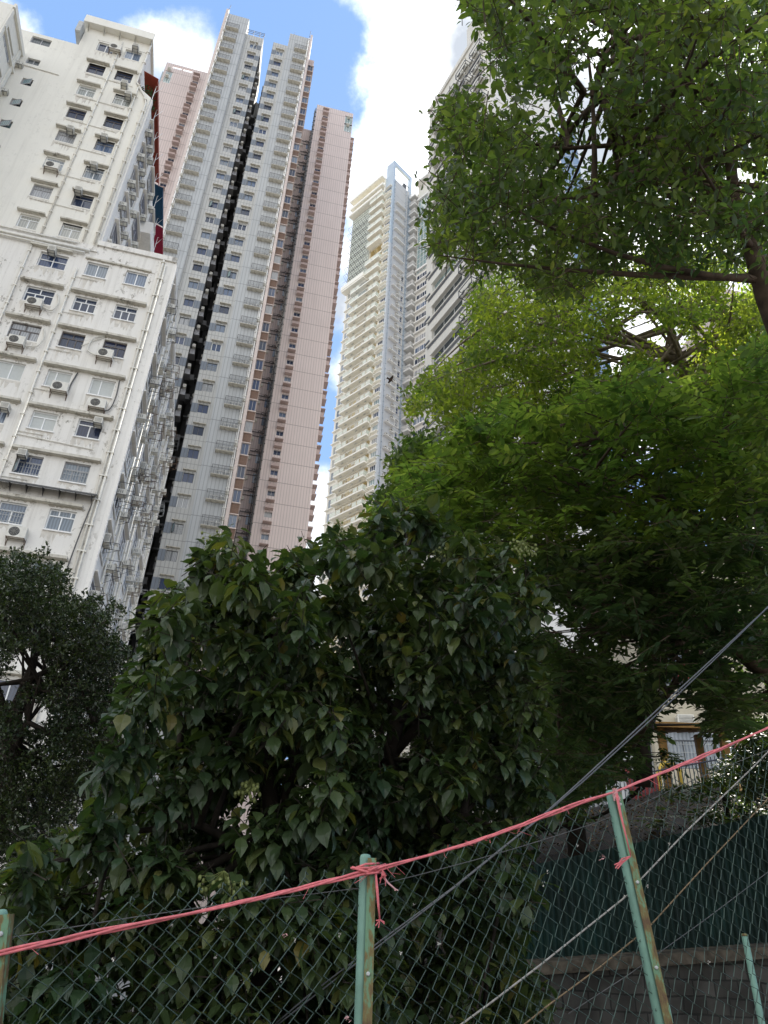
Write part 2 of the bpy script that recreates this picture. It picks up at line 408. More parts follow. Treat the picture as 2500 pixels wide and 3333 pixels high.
def ac_split_mesh(k, w=.72, h=.5, d=.28):
    key = ('acs', k, w, h, d)
    if key not in _cache:
        b = MB(); b.box(0, w, -d, 0, 0, h)
        b.mat(1).disc((w * .36, -d - .003, h * .5), h * .42)
        b.mat(2)
        for q in (.12, .22, .32):
            pts = [(w * .36 + h * q * math.cos(t), -d - .01, h * .5 + h * q * math.sin(t)) for t in np.linspace(0, 2 * math.pi, 17)]
            b.tube(pts, .008, 4, False)
        for a in range(8):
            t = a * math.pi / 4; b.tube([(w * .36, -d - .012, h * .5), (w * .36 + h * .42 * math.cos(t), -d - .012, h * .5 + h * .42 * math.sin(t))], .006, 4)
        b.mat(0).box(w * .72, w * .74, -d - .006, -d, .02, h - .02)
        for i in range(6): b.mat(1).box(-.003, 0, -d * .9, -d * .1, h * (.15 + .12 * i), h * (.2 + .12 * i))
        _cache[key] = b.mesh('air_conditioner', [M['ac_body'], M['ac_dark'], M['ac_mid']], k)
    return _cache[key]
def ac_split(B, x, z, y=0.0, rz=0.0, w=.72, h=.5, d=.28):
    o = B.place(ac_split_mesh(B.k, w, h, d), 'air_conditioner', x, y - .06 if not rz else y, z, rz)
    put('bracket', rack_mesh(B.k, w, d + .06, .3, 'rust'), o, (0, .06 * B.k, 0))
    return o

# ------------------------------------------------------------------ white apartment block, left
A = Bld('apartment_block', 'weathered white apartment block with peeling plaster, left of the grey tower', 'building', (557, 890), 30, 1.18, 13)
UX = -3.97        # right edge of the upper block front
rows_low = [30.3, 27.8, 25.35, 22.9, 20.45, 18.05, 15.63, 13.15, 10.7, 8.25]
rows_up = [49.85, 47.3, 44.9, 42.5, 40.2, 37.65, 35.2, 32.7]
holes = []; wins = []
H = 1.0
sty_c = [dict(mull=(.5,), pane='glass_mix'), dict(mull=(.33, .66), tran=.68, sub=(.5,), pane='glass_dark'), dict(mull=(.33, .66), tran=.68, sub=(.5,), frame='brown_frame', pane='glass_dark'),
         dict(mull=(.4,), pane='blind'), dict(mull=(.5,), tran=.72, pane='glass_dark'), dict(mull=(.36, .68), tran=.66, sub=(.5,), pane='glass_curtain', frame='grey_frame', grille=True), dict(mull=(.5,), tran=.7, sub=(.36, .8), pane='glass_curtain'),
         dict(mull=(.5,), pane='glass_pale'), dict(mull=(.5,), pane='glass_mix'), dict(mull=(.5,), pane='glass_mix')]
sty_b = [dict(mull=(.5,), pane='glass_curtain'), dict(mull=(.33, .66), tran=.68, sub=(.5,), pane='glass_dark'), dict(mull=(.33, .66), tran=.66, sub=(.5,), frame='brown_frame', pane='glass_dark'),
         dict(mull=(.36,), pane='blind'), dict(mull=(.5,), tran=.72, pane='blind'), dict(mull=(.33, .66), tran=.66, sub=(.5,), pane='glass_mix', frame='grey_frame', grille=True, opened=(.02, .34, .05, .6, -1.0)), dict(mull=(.5,), tran=.62, pane='glass_curtain', grille=True),
         dict(mull=(.5,), pane='glass_mix'), dict(mull=(.33, .66), tran=.68, pane='glass_mix'), dict(mull=(.5,), pane='glass_mix')]
sty_a = [dict(mull=(.5,), tran=.55, sub=(.5,), pane='glass_mix'), dict(mull=(.36, .68), tran=.62, sub=(.5,), pane='glass_mix'), dict(mull=(.36, .68), tran=.6, sub=(.5,), frame='brown_frame', pane='glass_mix'), dict(mull=(.55,), pane='blind'),
         dict(mull=(.5,), pane='glass_mix')] + [dict(mull=(.5,), pane='glass_mix')] * 5
for i, t in enumerate(rows_low):
    for (x, w, st) in ((-2.17, 1.08, sty_c[i]), (-4.14, 1.08, sty_b[i]), (-6.43, 1.35 if i < 3 else 1.3, sty_a[i])):
        holes.append((x, x + w, t - H, t)); wins.append((x, t - H, w, H, st))
up_sty = [dict(mull=(.5,), tran=.7), dict(mull=(.5,), tran=.72, frame='brown_frame')]
for i, t in enumerate(rows_up):
    for (x, s) in ((-6.42 if i < 2 else -5.98, i % 2 == 1), (-8.1, i in (1, 3))):
        w = 1.0; holes.append((x, x + w, t - 1.0, t))
        wins.append((x, t - 1.0, w, 1.0, dict(mull=(.5,), tran=.72 if i > 0 else None, frame=['white_frame', 'brown_frame', 'white_frame', 'brown_frame', 'grey_frame', 'white_frame', 'grey_frame', 'white_frame'][i], pane=['glass_mix', 'glass_dark', 'glass_curtain', 'glass_dark', 'glass_mix', 'glass_curtain', 'glass_mix', 'glass_curtain'][i])))
for (z0, z1, x0, x1) in ((47.8, 48.55, -11.8, -10.65), (45.6, 46.2, -11.45, -10.7), (43.45, 44.1, -11.15, -10.55), (41.3, 41.95, -11.15, -10.55), (39.2, 39.85, -11.15, -10.5), (37.0, 37.6, -11.15, -10.5)):
    holes.append((x0, x1, z0, z1))
    wins.append((x0, z0, x1 - x0, z1 - z0, dict(mull=(.5,), pane='glass_grey', frame='grey_frame', opened=None if z0 > 45 else (.04, (x1 - x0) * .9, .1, (z1 - z0) * .8, -.35))))
w = MB()
w.mat(0).wall(-13.5, 0, -4, 31.55, holes, 0, .16)
w.mat(1).wall(-13.5, -5.1, 31.55, 46.4, holes, 0, .16); w.wall(-5.1, UX, 31.55, 45.4, holes, 0, .16); w.face([(-5.1, 0, 45.4), (UX, 0, 45.4), (-5.1, 0, 46.4)])
w.mat(1).wall(-9.15, -5.1, 46.4, 51.0, holes, 0, .16)
w.mat(1).wall(-13.5, -9.15, 46.4, 48.9, holes, 0, .16)
A.add(w, 'front_wall', [M['plaster'], M['plaster_up']])
for (x, z, ww, hh, st) in wins: window(A, x, z, ww, hh, .10, **st)
# bulk of the building behind the front, with the stepped roofs
w = MB()
w.mat(0)
w.face([(0, 0, -4), (0, 17.9, -4), (0, 17.9, 31.55), (0, 0, 31.55)])
w.face([(UX, 0, 31.55), (0, 0, 31.55), (0, 17.9, 31.55), (UX, 17.9, 31.55)])
w.face([(0, 17.9, -4), (-13.5, 17.9, -4), (-13.5, 17.9, 46.4), (0, 17.9, 31.55)])
w.face([(UX, 0, 31.55), (UX, 16, 31.55), (UX, 16, 45.4), (UX, 0, 45.4)])
w.face([(-5.1, 0, 46.4), (UX, 0, 45.4), (UX, 16, 45.4), (-9.15, 16, 46.4), (-9.15, 1.2, 46.4)])
w.face([(-5.1, 0, 46.4), (-5.1, 8, 46.4), (-5.1, 8, 51.0), (-5.1, 0, 51.0)])
w.face([(-9.15, 0, 48.9), (-9.15, 0, 51.0), (-9.15, 8, 51.0), (-9.15, 8, 48.9)])
w.face([(-9.15, 0, 51.0), (-5.1, 0, 51.0), (-5.1, 8, 51.0), (-9.15, 8, 51.0)])
w.face([(-13.5, 0, 48.9), (-9.15, 0, 48.9), (-9.15, 16, 48.9), (-13.5, 16, 48.9)])
w.face([(-13.5, 0, -4), (-13.5, 0, 48.9), (-13.5, 16, 48.9), (-13.5, 16, -4)])
A.add(w, 'side_wall', M['plaster_side'])
# roof slab overhang, parapets, ledges
w = MB(); w.box(-9.3, -4.95, -.42, 8, 51.0, 51.16); w.box(-9.3, -4.95, -.42, -.3, 51.16, 51.75)
for i in range(5): x = -9.0 + i * .98; w.face([(x, -.003, 50.5), (x, -.38, 50.998), (x, -.003, 50.998)]); w.face([(x + .06, -.003, 50.5), (x + .06, -.003, 50.998), (x + .06, -.38, 50.998)])
A.add(w, 'roof', M['ivory'])
w = MB(); w.box(UX - .0, .12, -.10, .25, 31.56, 31.9); w.box(-.12, .12, -.1, 17.9, 31.57, 31.9)
w.box(-13.5, UX + .1, -.07, -.003, 31.05, 31.2)
A.add(w, 'parapet', M['plaster'])
w = MB(); w.box(-9.5, -9.2, -.5, 1.5, 49.6, 50.7)
A.add(w, 'roof_box', M['gal'])
for i, t in enumerate(rows_low):
    w = MB()
    if i == 0: w.box(-7.0, -4.95, -.20, .02, t + .22, t + .32); w.box(-4.3, -.95, -.1, .02, t + .15, t + .24)
    else:
        w.box(-4.4, -.72 if i < 6 else -.9, -.24, .02, t + .16, t + .29)
        w.box(-6.8, -4.75, -.24, .02, t + .20, t + .32)
    A.add(w, 'window_canopy', M['old_concrete'])
    w = MB(); w.box(-4.18, -3.02, -.06, .02, t - H - .07, t - H - .005); w.box(-2.2, -1.06, -.06, .02, t - H - .07, t - H - .005)
    A.each(w, 'window_sill', M['white_paint'])
for i, t in enumerate(rows_up):
    if i == 0: continue
    for x in ((-6.5 if i < 2 else -6.05), -8.2):
        A.add(MB().box(x - .1, x + 1.28, -.22, .02, t + .12, t + .22), 'window_canopy', M['old_concrete'])
# grime run down below sills and canopies
M['grime'] = plain('grimy plaster', (.60, .565, .50), .85, .2, .18, 3); M['grime_dark'] = plain('dark grime', (.43, .40, .34), .85, .2, .3, 4)
random.seed(77)
def stain(B, x0, x1, z, hmax, mat, y=-.004):
    b = MB(); n = max(5, int((x1 - x0) / .07)); hgt = [hmax * random.random() ** 2.2 for _ in range(n + 1)]
    for q in range(n):
        a, c = x0 + (x1 - x0) * q / n, x0 + (x1 - x0) * (q + 1) / n; b.face([(a, y, z), (c, y, z), (c, y, z - .03 - hgt[q + 1]), (a, y, z - .03 - hgt[q])])
    B.add(b, 'grime_stain', M[mat])
for (x, z, ww, hh, st_) in wins:
    if x > -9: stain(A, x - .05, x + ww + .05, z - .07, random.choice((.35, .6, .9)), 'grime'); stain(A, x - .12, x + ww + .3, z + hh + .17, .1, 'grime_dark')
# metal awning over the low windows
w = MB(); w.face([(-8, -.01, 16.55), (-.45, -.01, 16.55), (-.4, -.55, 16.32), (-8, -.55, 16.32)]); w.box(-8, -.4, -.56, -.54, 16.27, 16.34)
for i in range(12): x = -7.9 + i * .66; w.face([(x, -.01, 16.1), (x, -.5, 16.31), (x, -.01, 16.5)])
A.add(w, 'metal_awning', M['steel'])
# rain pipes and conduits
def pipes(B, lst, mat='cream_pipe', name='drain_pipe'):
    for (r, pts) in lst:
        b = MB(); b.tube(pts, r, 6)
        if abs(pts[0][2] - pts[-1][2]) > 6:
            z = min(pts[0][2], pts[-1][2]) + .8; hi = max(pts[0][2], pts[-1][2])
            q = sorted(pts, key=lambda p: p[2]); zs = [p[2] for p in q]
            while z < hi:
                cx, cy = float(np.interp(z, zs, [p[0] for p in q])), float(np.interp(z, zs, [p[1] for p in q]))
                b.box(cx - r * 1.7, cx + r * 1.7, cy - r * 1.3, cy + r * 1.2, z, z + .06); z += 1.25
        B.add(b, name, M[mat])
pipes(A, [(.055, [(-.52, -.08, 31.5), (-.52, -.08, 30.9), (-.56, -.08, -2)]), (.05, [(-.36, -.07, 31.2), (-.40, -.07, -2)]), (.05, [(-4.5, -.07, 29.6), (-4.5, -.07, -2)]),
          (.045, [(-6.75, -.06, 50.4), (-6.75, -.06, 31.2)]), (.06, [(-5.05, -.09, 50.9), (-5.05, -.09, 46.5), (-4.3, -.09, 45.2), (-4.12, -.09, 44.6), (-4.12, -.09, 31.6)]), (.05, [(-4.86, -.08, 46), (-4.7, -.08, 31.6)]),
          (.05, [(.08, .12, 31.3), (.08, .12, -2)]), (.045, [(-6.95, -.06, 31), (-6.95, -.06, -2)])])
pipes(A, [(.07, [(-13, -.12, 30.95), (-4.2, -.12, 30.95)]), (.06, [(-13, -.13, 30.72), (-4.4, -.13, 30.72)]), (.055, [(-13, -.11, 31.32), (-4.9, -.11, 31.32)])])
sm = MB()
for t in rows_up[1:]:
    sm.tube([(-8.0, -.03, t - 1.25), (-5.2, -.03, t - 1.32)], .022, 4)
for t in rows_low[:6]: sm.tube([(-4.5, -.04, t - 1.28), (-3.4, -.04, t - 1.28)], .022, 4)
sm.tube([(-4.5, -.04, 19.0), (-1.2, -.04, 18.85)], .025, 4); sm.tube([(-11.6, -.03, 45.3), (-9.4, -.03, 45.2)], .03, 4)
A.each(sm, 'waste_pipe', M['cream_pipe'])
# air conditioners of the front
for (x, z) in ((-5.8, 46.0 - .9 + .45), (-5.35, 44.55), (-7.6, 39.95), (-5.7, 37.55 - .2), (-5.95, 35.0), (-6.05, 30.1), (-1.45, 20.1), (-4.05, 17.75), (-6.0, 49.75), (-5.4, 20.0)): ac_box(A, x, z, -.02, mat='steel')
ac_box(A, -5.75, 40.0, -.02, mat='steel')
for (x, z) in ((-7.3, 49.0), (-7.9, 36.4), (-6.1, 26.3), (-6.2, 23.75), (-3.7, 21.55), (-1.9, 21.0), (-2.25, 24.0), (-3.4, 13.9)): ac_split(A, x, z)
# loose cables and hoses
cb = MB()
def hang(b, pts, r): 
    P = [Vector(p) for p in pts]; out = []
    for i in range(len(P) - 1):
        for j in range(6): 
            t = j / 6; a, c = P[max(i - 1, 0)], P[min(i + 2, len(P) - 1)]
            q = .5 * ((2 * P[i]) + (P[i + 1] - a) * t + (2 * a - 5 * P[i] + 4 * P[i + 1] - c) * t * t + (3 * P[i] - a - 3 * P[i + 1] + c) * t ** 3); out.append(q)
    out.append(P[-1]); b.tube(out, r, 5)
hang(cb, [(-2.2, -.05, 25.5), (-2.65, -.1, 25.2), (-2.75, -.12, 24.4), (-2.3, -.1, 24.15)], .035); hang(cb, [(-3.1, -.05, 24.6), (-2.2, -.05, 25.45)], .02)
hang(cb, [(-4.95, -.04, 27.6), (-4.75, -.1, 27), (-4.9, -.12, 26.4), (-5.35, -.1, 26.5)], .04); hang(cb, [(-4.95, -.04, 25.2), (-4.8, -.1, 24.6), (-4.95, -.12, 24), (-5.45, -.1, 23.9)], .035)
A.each(cb, 'refrigerant_hose', M['ac_body'])
cb = MB(); hang(cb, [(-2.85, -.05, 22.95), (-2.95, -.07, 22.3), (-3.0, -.07, 21.8), (-3.1, -.1, 21.6)], .035); hang(cb, [(-.95, -.05, 22.95), (-.9, -.07, 21.9), (-1.05, -.1, 21.1), (-1.6, -.16, 21.0)], .028); hang(cb, [(-.58, -.1, 16.1), (-.7, -.1, 14.8), (-.8, -.1, 13.2), (-.9, -.1, 11)], .03)
A.each(cb, 'black_cable', M['steel'])
# side facade of the lower block: pilasters, sunshades, windows, racks
fins = [0.0, 4.4, 8.8, 13.2, 17.5]
w = MB()
for f in fins: w.box(.003, .16, f, f + .42, -4, 31.5)
for f in fins[1:4]: w.box(.003, .10, f - 1.15, f - .8, -4, 31.4)
A.each(w, 'pilaster', M['plaster_side'])
w = MB()
for f in fins[:-1]:
    for t in rows_low: w.box(.004, .27, f + .42, f + 2.6, t + .1, t + .18)
A.each(w, 'sunshade', M['plaster_side'])
for f in fins[:-1]:
    for i, t in enumerate(rows_low[:9]):
        o = window(A, .09, t - 1.15, 2.1, 1.15, f + .55, mull=(.33, .66), tran=.65, frame='white_frame', pane='glass_mix', rz=math.pi / 2)
random.seed(3)
for fi, f in enumerate(fins[:-1]):
    for i, t in enumerate(rows_low[:9]):
        for off in (3.15, 1.6, .9):
            if random.random() < (.85 if off > 3 else .42):
                zz = t - random.uniform(.55, 1.3); y = f + off + random.uniform(-.2, .25)
                if random.random() < .7: o = ac_box(A, .05, zz, y, math.pi / 2, False)
                else: o = ac_split(A, .08, zz, y, math.pi / 2, .66, .46, .26)
                for ch in list(o.children): bpy.data.objects.remove(ch)
                put('bracket', rack_mesh(A.k, .5 if random.random() < .5 else .7, random.choice((.5, .7)), random.choice((.25, .4)), random.choice(('rust', 'steel', 'gal', 'steel')), random.choice((0, 0, .45, .6))), o, (-.05, 0, 0))
pipes(A, [(.06, [(.12, f - .35, 31), (.12, f - .35, -2)]) for f in fins[1:]] + [(.045, [(.12, f + 2.95, 31), (.12, f + 2.95, -2)]) for f in fins[:-1]])
# upper block side: windows, sheets, awnings, balcony boxes
for f in (1.2, 4.6, 8.0, 11.4):
    for t in (44.9, 42.5, 40.2, 37.65, 35.2, 33.4):
        window(A, -3.88, t - 1.15, 1.9, 1.15, f + .2, mull=(.5,), tran=.65, frame='grey_frame', pane='glass_mix', rz=math.pi / 2)
w = MB()
for f in (.1, 3.6, 7.0, 10.4): w.box(-3.968, -3.86, f, f + .3, 31.6, 45.4)
for t in (44.9, 42.5, 40.2, 37.65, 35.2, 33.4):
    for f in (1.2, 4.6, 8.0): w.box(-3.967, -3.74, f, f + 2.3, t + .1, t + .2)
A.each(w, 'pilaster', M['plaster_side'])
random.seed(5)
for f in (1.0, 2.2, 3.2, 5.6, 7.0, 9.0):
    for t in (44.0, 41.6, 39.0, 36.7, 34.2, 32.4):
        if random.random() < .8:
            o = ac_box(A, -3.98, t - .4, f + random.uniform(-.2, .2), math.pi / 2, True, mat='steel')
w = MB()
for z in (40.4, 37.2, 34.6, 32.2): w.box(-3.966, -3.1, 6.2, 9.6, z, z + 1.1)
A.each(w, 'balcony_box', M['plaster_side'])
def slab(mb, p, th=.05):
    q = [(x, y + th, z) for x, y, z in p]; mb.face(p); mb.face(q[::-1])
    for i in range(4): j = (i + 1) % 4; mb.face([p[j], p[i], q[i], q[j]])
# canvas awnings over the terrace along the right edge of the roof
for (y0, y1, x0, x1, mt) in ((-.15, 7.6, -4.85, -3.87, 'red_sheet'), (7.9, 11.35, -4.7, -3.58, 'navy'), (11.5, 14.5, -4.7, -3.6, 'crimson')):
    w = MB(); slab(w, [(x0, y0, 47.75), (x1, y0, 47.3), (x1, y1, 47.3), (x0, y1, 47.75)], 0); w = MB()
    top = [(x0, y0, 47.78), (x1, y0, 47.33), (x1, y1, 47.33), (x0, y1, 47.78)]; bot = [(x, y, z - .04) for x, y, z in top]; w.face(top); w.face(bot[::-1])
    for q in range(4): r_ = (q + 1) % 4; w.face([bot[q], bot[r_], top[r_], top[q]])
    w.face([(x1, y0, 47.3), (x1, y1, 47.3), (x1 + .01, y1, 46.95), (x1 + .01, y0, 46.95)]); A.add(w, 'canvas_awning', M[mt])
w = MB()
for y in (.3, 1.9, 3.5, 5.1, 6.7, 8.6, 10.6, 12.4): w.tube([(-3.98, y, 45.5), (-3.98, y, 47.2), (-3.9, y, 47.22)], .022, 4); w.tube([(-3.98, y, 46.4), (-3.6, y, 47.28)], .018, 4)
A.each(w, 'awning_strut', M['white_paint'])
# plants on the corner terrace
pl = MB(); random.seed(9)
for i in range(260):
    c = Vector((random.uniform(-5.0, -4.1), random.uniform(.4, 2.0), 46.2 + random.uniform(0, 1.0))); d = Vector((random.uniform(-1, 1), random.uniform(-1, 1), random.uniform(-.3, 1))).normalized() * .16; e = d.cross(Vector((0, 0, 1))).normalized() * .05
    pl.face([c, c + d * .5 + e, c + d, c + d * .5 - e])
M['potted'] = plain('terrace plants', (.05, .09, .03), .6, .3, .4)
A.add(pl, 'terrace_plants', M['potted'])

# wing at the far left
L2 = Bld('apartment_block', 'white apartment wing cut off by the top left corner', 'building', (557, 890), 30, 1.18, 13)
hs = [(y, y + 1.6, z, z + 1.1) for y in (-2.2,) for z in (44.6, 42.2, 39.8, 37.4, 35.0)]
w = MB()
w.wall(-2.8, 9, -4, 46.4, [(-2.3, -.6, z, z + 1.15) for z in (43.9, 41.6, 39.3, 37.0, 34.6, 32.2)], -11.85, .2, 'x')
w.face([(-30, -2.8, -4), (-11.85, -2.8, -4), (-11.85, -2.8, 46.4), (-30, -2.8, 46.4)]); w.face([(-30, -2.8, 46.4), (-11.85, -2.8, 46.4), (-11.85, 9, 46.4), (-30, 9, 46.4)])
w.face([(-30, 9, -4), (-30, 9, 46.4), (-11.85, 9, 46.4), (-11.85, 9, -4)]); w.face([(-30, -2.8, -4), (-30, -2.8, 46.4), (-30, 9, 46.4), (-30, 9, -4)])
L2.add(w, 'wall', M['plaster_up'])
w = MB(); w.box(-11.84, -11.7, -2.85, 2.4, 46.1, 46.5)
for z in (44.2, 41.8, 39.4, 37.0, 34.6): w.box(-11.84, -11.7, -2.75, 1.6, z, z + .16)
for y in (-2.8, -.45, 1.2): w.box(-11.84, -11.75, y, y + .25, -4, 46.0)
L2.each(w, 'ledge', M['plaster_up'])
for z in (43.9, 41.6, 39.3, 37.0, 34.6, 32.2): window(L2, -11.98, z, 1.7, 1.15, -2.3, mull=(.5,), tran=.65, frame='grey_frame', pane='glass_mix', rz=math.pi / 2)
for z in (44.9, 42.0, 39.9, 37.2): ac_box(L2, -11.83, z, -.3, math.pi / 2, True, mat='steel')
pipes(L2, [(.07, [(-11.75, .2, 46), (-11.75, .2, -2)]), (.05, [(-11.75, 1.9, 46), (-11.75, 1.9, -2)])])
L2.add(MB().tube([(-11.7, 1.2, 46.4), (-11.5, 1.2, 49.4)], .05, 6), 'roof_pole', M['gal'])

# ------------------------------------------------------------------ grey tower with a dark light well
G = Bld('residential_tower', 'slim grey tiled residential tower split by a dark vertical light well', 'tower', (739, 43), 70, .905, 12.3)
PG = 3.09
NW = 36
tops = [126.25 - PG * i for i in range(NW)]
hl = [(4.8, 5.92, t - 1.18, t) for t in tops]; hr = [(9.07, 10.2, t - 1.18, t) for t in tops]
w = MB(); w.mat(0).wall(.3, 3.8, -5, 132.4, [], -.5)
w.face([(3.8, -.5, -5), (3.8, 1.5, -5), (3.8, 1.5, 132.4), (3.8, -.5, 132.4)]); w.face([(.3, -.5, 132.4), (3.8, -.5, 132.4), (3.8, 3.5, 132.4), (.3, 3.5, 132.4)])
w.face([(.3, 3.5, 100), (.3, 3.5, 132.4), (3.8, 3.5, 132.4), (3.8, 3.5, 100)])
w.wall(10.7, 14.08, -5, 132.3, [], -.12)
w.face([(10.7, -.12, -5), (10.7, -.12, 132.3), (10.7, 3, 132.3), (10.7, 3, -5)]); w.face([(10.7, -.12, 132.3), (14.08, -.12, 132.3), (14.08, 3.5, 132.3), (10.7, 3.5, 132.3)])
w.mat(1).wall(3.8, 6.7, -5, 128.7, hl, 0, .14); w.wall(8.35, 10.7, -5, 128.5, hr, 0, .14)
w.face([(3.8, 0, 128.7), (6.7, 0, 128.7), (6.7, 8, 128.7), (3.8, 8, 128.7)]); w.face([(8.35, 0, 128.5), (10.7, 0, 128.5), (10.7, 8, 128.5), (8.35, 8, 128.5)])
G.add(w, 'front_wall', [M['grey_tile'], M['cream_tile']])
w = MB()
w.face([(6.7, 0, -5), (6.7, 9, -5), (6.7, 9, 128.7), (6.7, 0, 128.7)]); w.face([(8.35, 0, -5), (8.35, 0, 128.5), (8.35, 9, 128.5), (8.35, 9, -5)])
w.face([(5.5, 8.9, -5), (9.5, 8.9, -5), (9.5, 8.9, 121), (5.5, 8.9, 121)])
G.add(w, 'light_well', M['well_shade_tile'])
w = MB(); w.face([(3.0, 8.95, -5), (3.0, 8.95, 128.6), (12, 8.95, 121), (12, 8.95, -5)]); w.face([(.02, 0, -5), (.02, 0, 132.4), (.02, 12, 132.4), (.02, 12, -5)])
w.face([(14.4, 0, -5), (14.4, 2.2, -5), (14.4, 2.2, 132), (14.4, 0, 132)])
G.add(w, 'side_wall', M['cream_tile'])
w = MB(); w.box(-.1, .3, -.62, 6, -5, 133.5); w.box(14.1, 14.45, -.35, 2.2, -5, 133.2)
G.each(w, 'edge_fin', M['pink_trim'])
w = MB(); w.box(5.97, 6.705, -.03, .1, 0, 1.25); slate = w.mesh('slate_panel', M['blue_panel'], G.k)
w = MB(); w.box(8.345, 9.05, -.03, .1, 0, 1.25); slate2 = w.mesh('slate_panel', M['blue_panel'], G.k)
w = MB(); w.box(0, 1.38, -.32, .02, 0, .07); w.box(.1, .16, -.3, 0, .07, .16); w.box(1.2, 1.26, -.3, 0, .07, .16); gcan = w.mesh('window_canopy', M['old_concrete'], G.k)
# projecting drip slab with caged rack for pipes
w = MB(); W2, D2, H2 = 2.0, .62, 1.22; t = .03
w.mat(0).box(0, W2, -D2, 0, 0, .06)
w.mat(1)
for x in (0, W2 / 3, 2 * W2 / 3, W2 - t): w.box(x, x + t, -D2, -D2 + t, .06, H2)
for x in (0, W2 - t): w.box(x, x + t, -D2 + t, 0, H2 - t, H2)
w.box(0, W2, -D2 - .002, -D2 + t - .002, H2 - t, H2 + .002)
for i in range(1, 7): z = .06 + i * .17; w.box(t, W2, -D2 + .004, -D2 + .014, z, z + .012)
for i in range(1, 26): x = W2 * i / 26; w.box(x, x + .010, -D2 + .006, -D2 + .016, .06, H2)
cage = w.mesh('caged_ledge', [M['old_concrete'], M['steel']], G.k)
w = MB(); w.tube([(.35, -.2, .1), (.35, -.2, .75), (1.9, -.2, .75), (1.9, -.2, .95), (2.6, -.1, .95)], .035, 5); w.tube([(.9, -.2, .1), (.9, -.2, .6)], .035, 5); w.tube([(1.1, -.22, .55), (1.1, -.22, .2), (1.5, -.22, .2), (1.5, -.22, .9)], .05, 5)
cpipe = w.mesh('waste_pipe', M['white_paint'], G.k)
win_l = win_r = None
random.seed(21)
for i, t in enumerate(tops):
    for (x, side) in ((4.8, 0), (9.07, 1)):
        wo = window(G, x, t - 1.18, 1.12, 1.18, .08, mull=(.5,), tran=.28 if False else None, frame='dark_frame' if i % 7 else 'white_frame', pane='glass_mix',
                    opened=(random.choice((.05, .58)), .5, .06, 1.05, random.choice((-.8, .7, -1.1))) if random.random() < .17 else None, grille=random.random() < .22)
        G.place(gcan, 'window_canopy', x - .12, 0, t + .26)
    G.place(slate, 'slate_panel', 0, 0, t - 1.24); G.place(slate2, 'slate_panel', 0, 0, t - 1.24)
for i in range(34):
    z = 127.45 - 3.13 * i
    c = G.place(cage, 'caged_ledge', .68, -.5, z); put('waste_pipe', cpipe, c).scale = (-1, 1, 1); c.children[0].location = (2.0 * G.k, 0, 0)
    c = G.place(cage, 'caged_ledge', 11.84, -.12, z - .15); put('waste_pipe', cpipe, c)
acb = ac_box_mesh(G.k, .34, .4, .45)
for i in range(33):
    G.place(acb, 'air_conditioner', .38, -.5, 126.3 - 3.13 * i); G.place(acb, 'air_conditioner', 13.72, -.12, 125.2 - 3.13 * i)
pipes(G, [(.09, [(.42, -.75, 132), (.42, -.75, -3)]), (.07, [(.6, -.6, 128), (.6, -.6, -3)]), (.09, [(13.92, -.35, 132), (13.92, -.35, -3)]), (.06, [(13.75, -.3, 128), (13.75, -.3, -3)])], 'white_paint')
# air conditioner hoods inside the light well
w = MB(); w.box(0, .55, 0, 1.0, 0, .75); w.box(0, .62, -.08, 1.08, -.1, 0); hoodm = w.mesh('air_conditioner_hood', M['grey_frame'], G.k)
for i in range(34):
    for y, sd in ((.9, 0), (3.4, 1), (5.6, 0)):
        if (i + int(y)) % 3 == 2 and y > 3: continue
        h = G.place(hoodm, 'air_conditioner_hood', 6.7 if sd == 0 else 7.8, y, 118.6 - PG * i + (.8 if sd else 0))
        if y < 4: put('air_conditioner', acb, h, (.2 * G.k if sd == 0 else .05, 0, .76 * G.k))
w = MB()
for i in range(34): z = 117.8 - PG * i; w.box(6.7, 8.35, 8.3, 8.88, z, z + .25)
G.each(w, 'light_well_slab', M['grey_frame'])
# roof railings
w = MB()
for z in (129.4, 129.9, 130.3): w.box(3.85, 6.75, .05, .1, z, z + .06)
for x in (3.9, 4.9, 5.9, 6.6): w.box(x, x + .07, .04, .11, 128.7, 130.4)
for x in (10.9, 11.7, 12.5, 13.3, 13.9): w.box(x, x + .05, .3, .36, 132.3, 133.1)
w.box(10.8, 14, .3, .35, 133.05, 133.1); w.tube([(.2, -.4, 132), (.35, -.4, 135.4)], .04, 5); w.tube([(13.95, -.2, 132), (13.95, -.2, 134.6)], .04, 5); w.tube([(11.4, .4, 132.3), (11.4, .4, 134)], .03, 5)
G.add(w, 'roof_railing', M['steel'])
# stacked bay windows on the right flank
NB = 33
w = MB(); w.box(14.46, 15.35, .6, 2.0, -5, 127.4); G.add(w, 'bay_column', M['pink_dark'])
for i in range(NB):
    z = 123.9 - PG * i
    wb = G.place(frame_mesh(.80, 1.55, (.5,), None, 'grey_frame', G.k), 'bay_window', 14.5, .53, z); put('pane', pane_mesh(.80, 1.55, 'glass_mix', G.k), wb, (0, .03 * G.k, 0))
    wb2 = G.place(MB().box(0, .84, 0, .1, 0, 1.25).mesh('brown_panel', M['brown_panel'], G.k) if i == 0 else brown, 'brown_panel', 14.5, .52, z - 1.4)
    if i == 0: brown = wb2.data
w = MB()
for i in range(NB): z = 123.9 - PG * i; w.box(14.455, 15.45, .4, 2.05, z - .13, z - .02); w.box(14.455, 15.45, .4, 2.05, z + 1.56, z + 1.66)
G.each(w, 'bay_slab', M['pink_trim'])

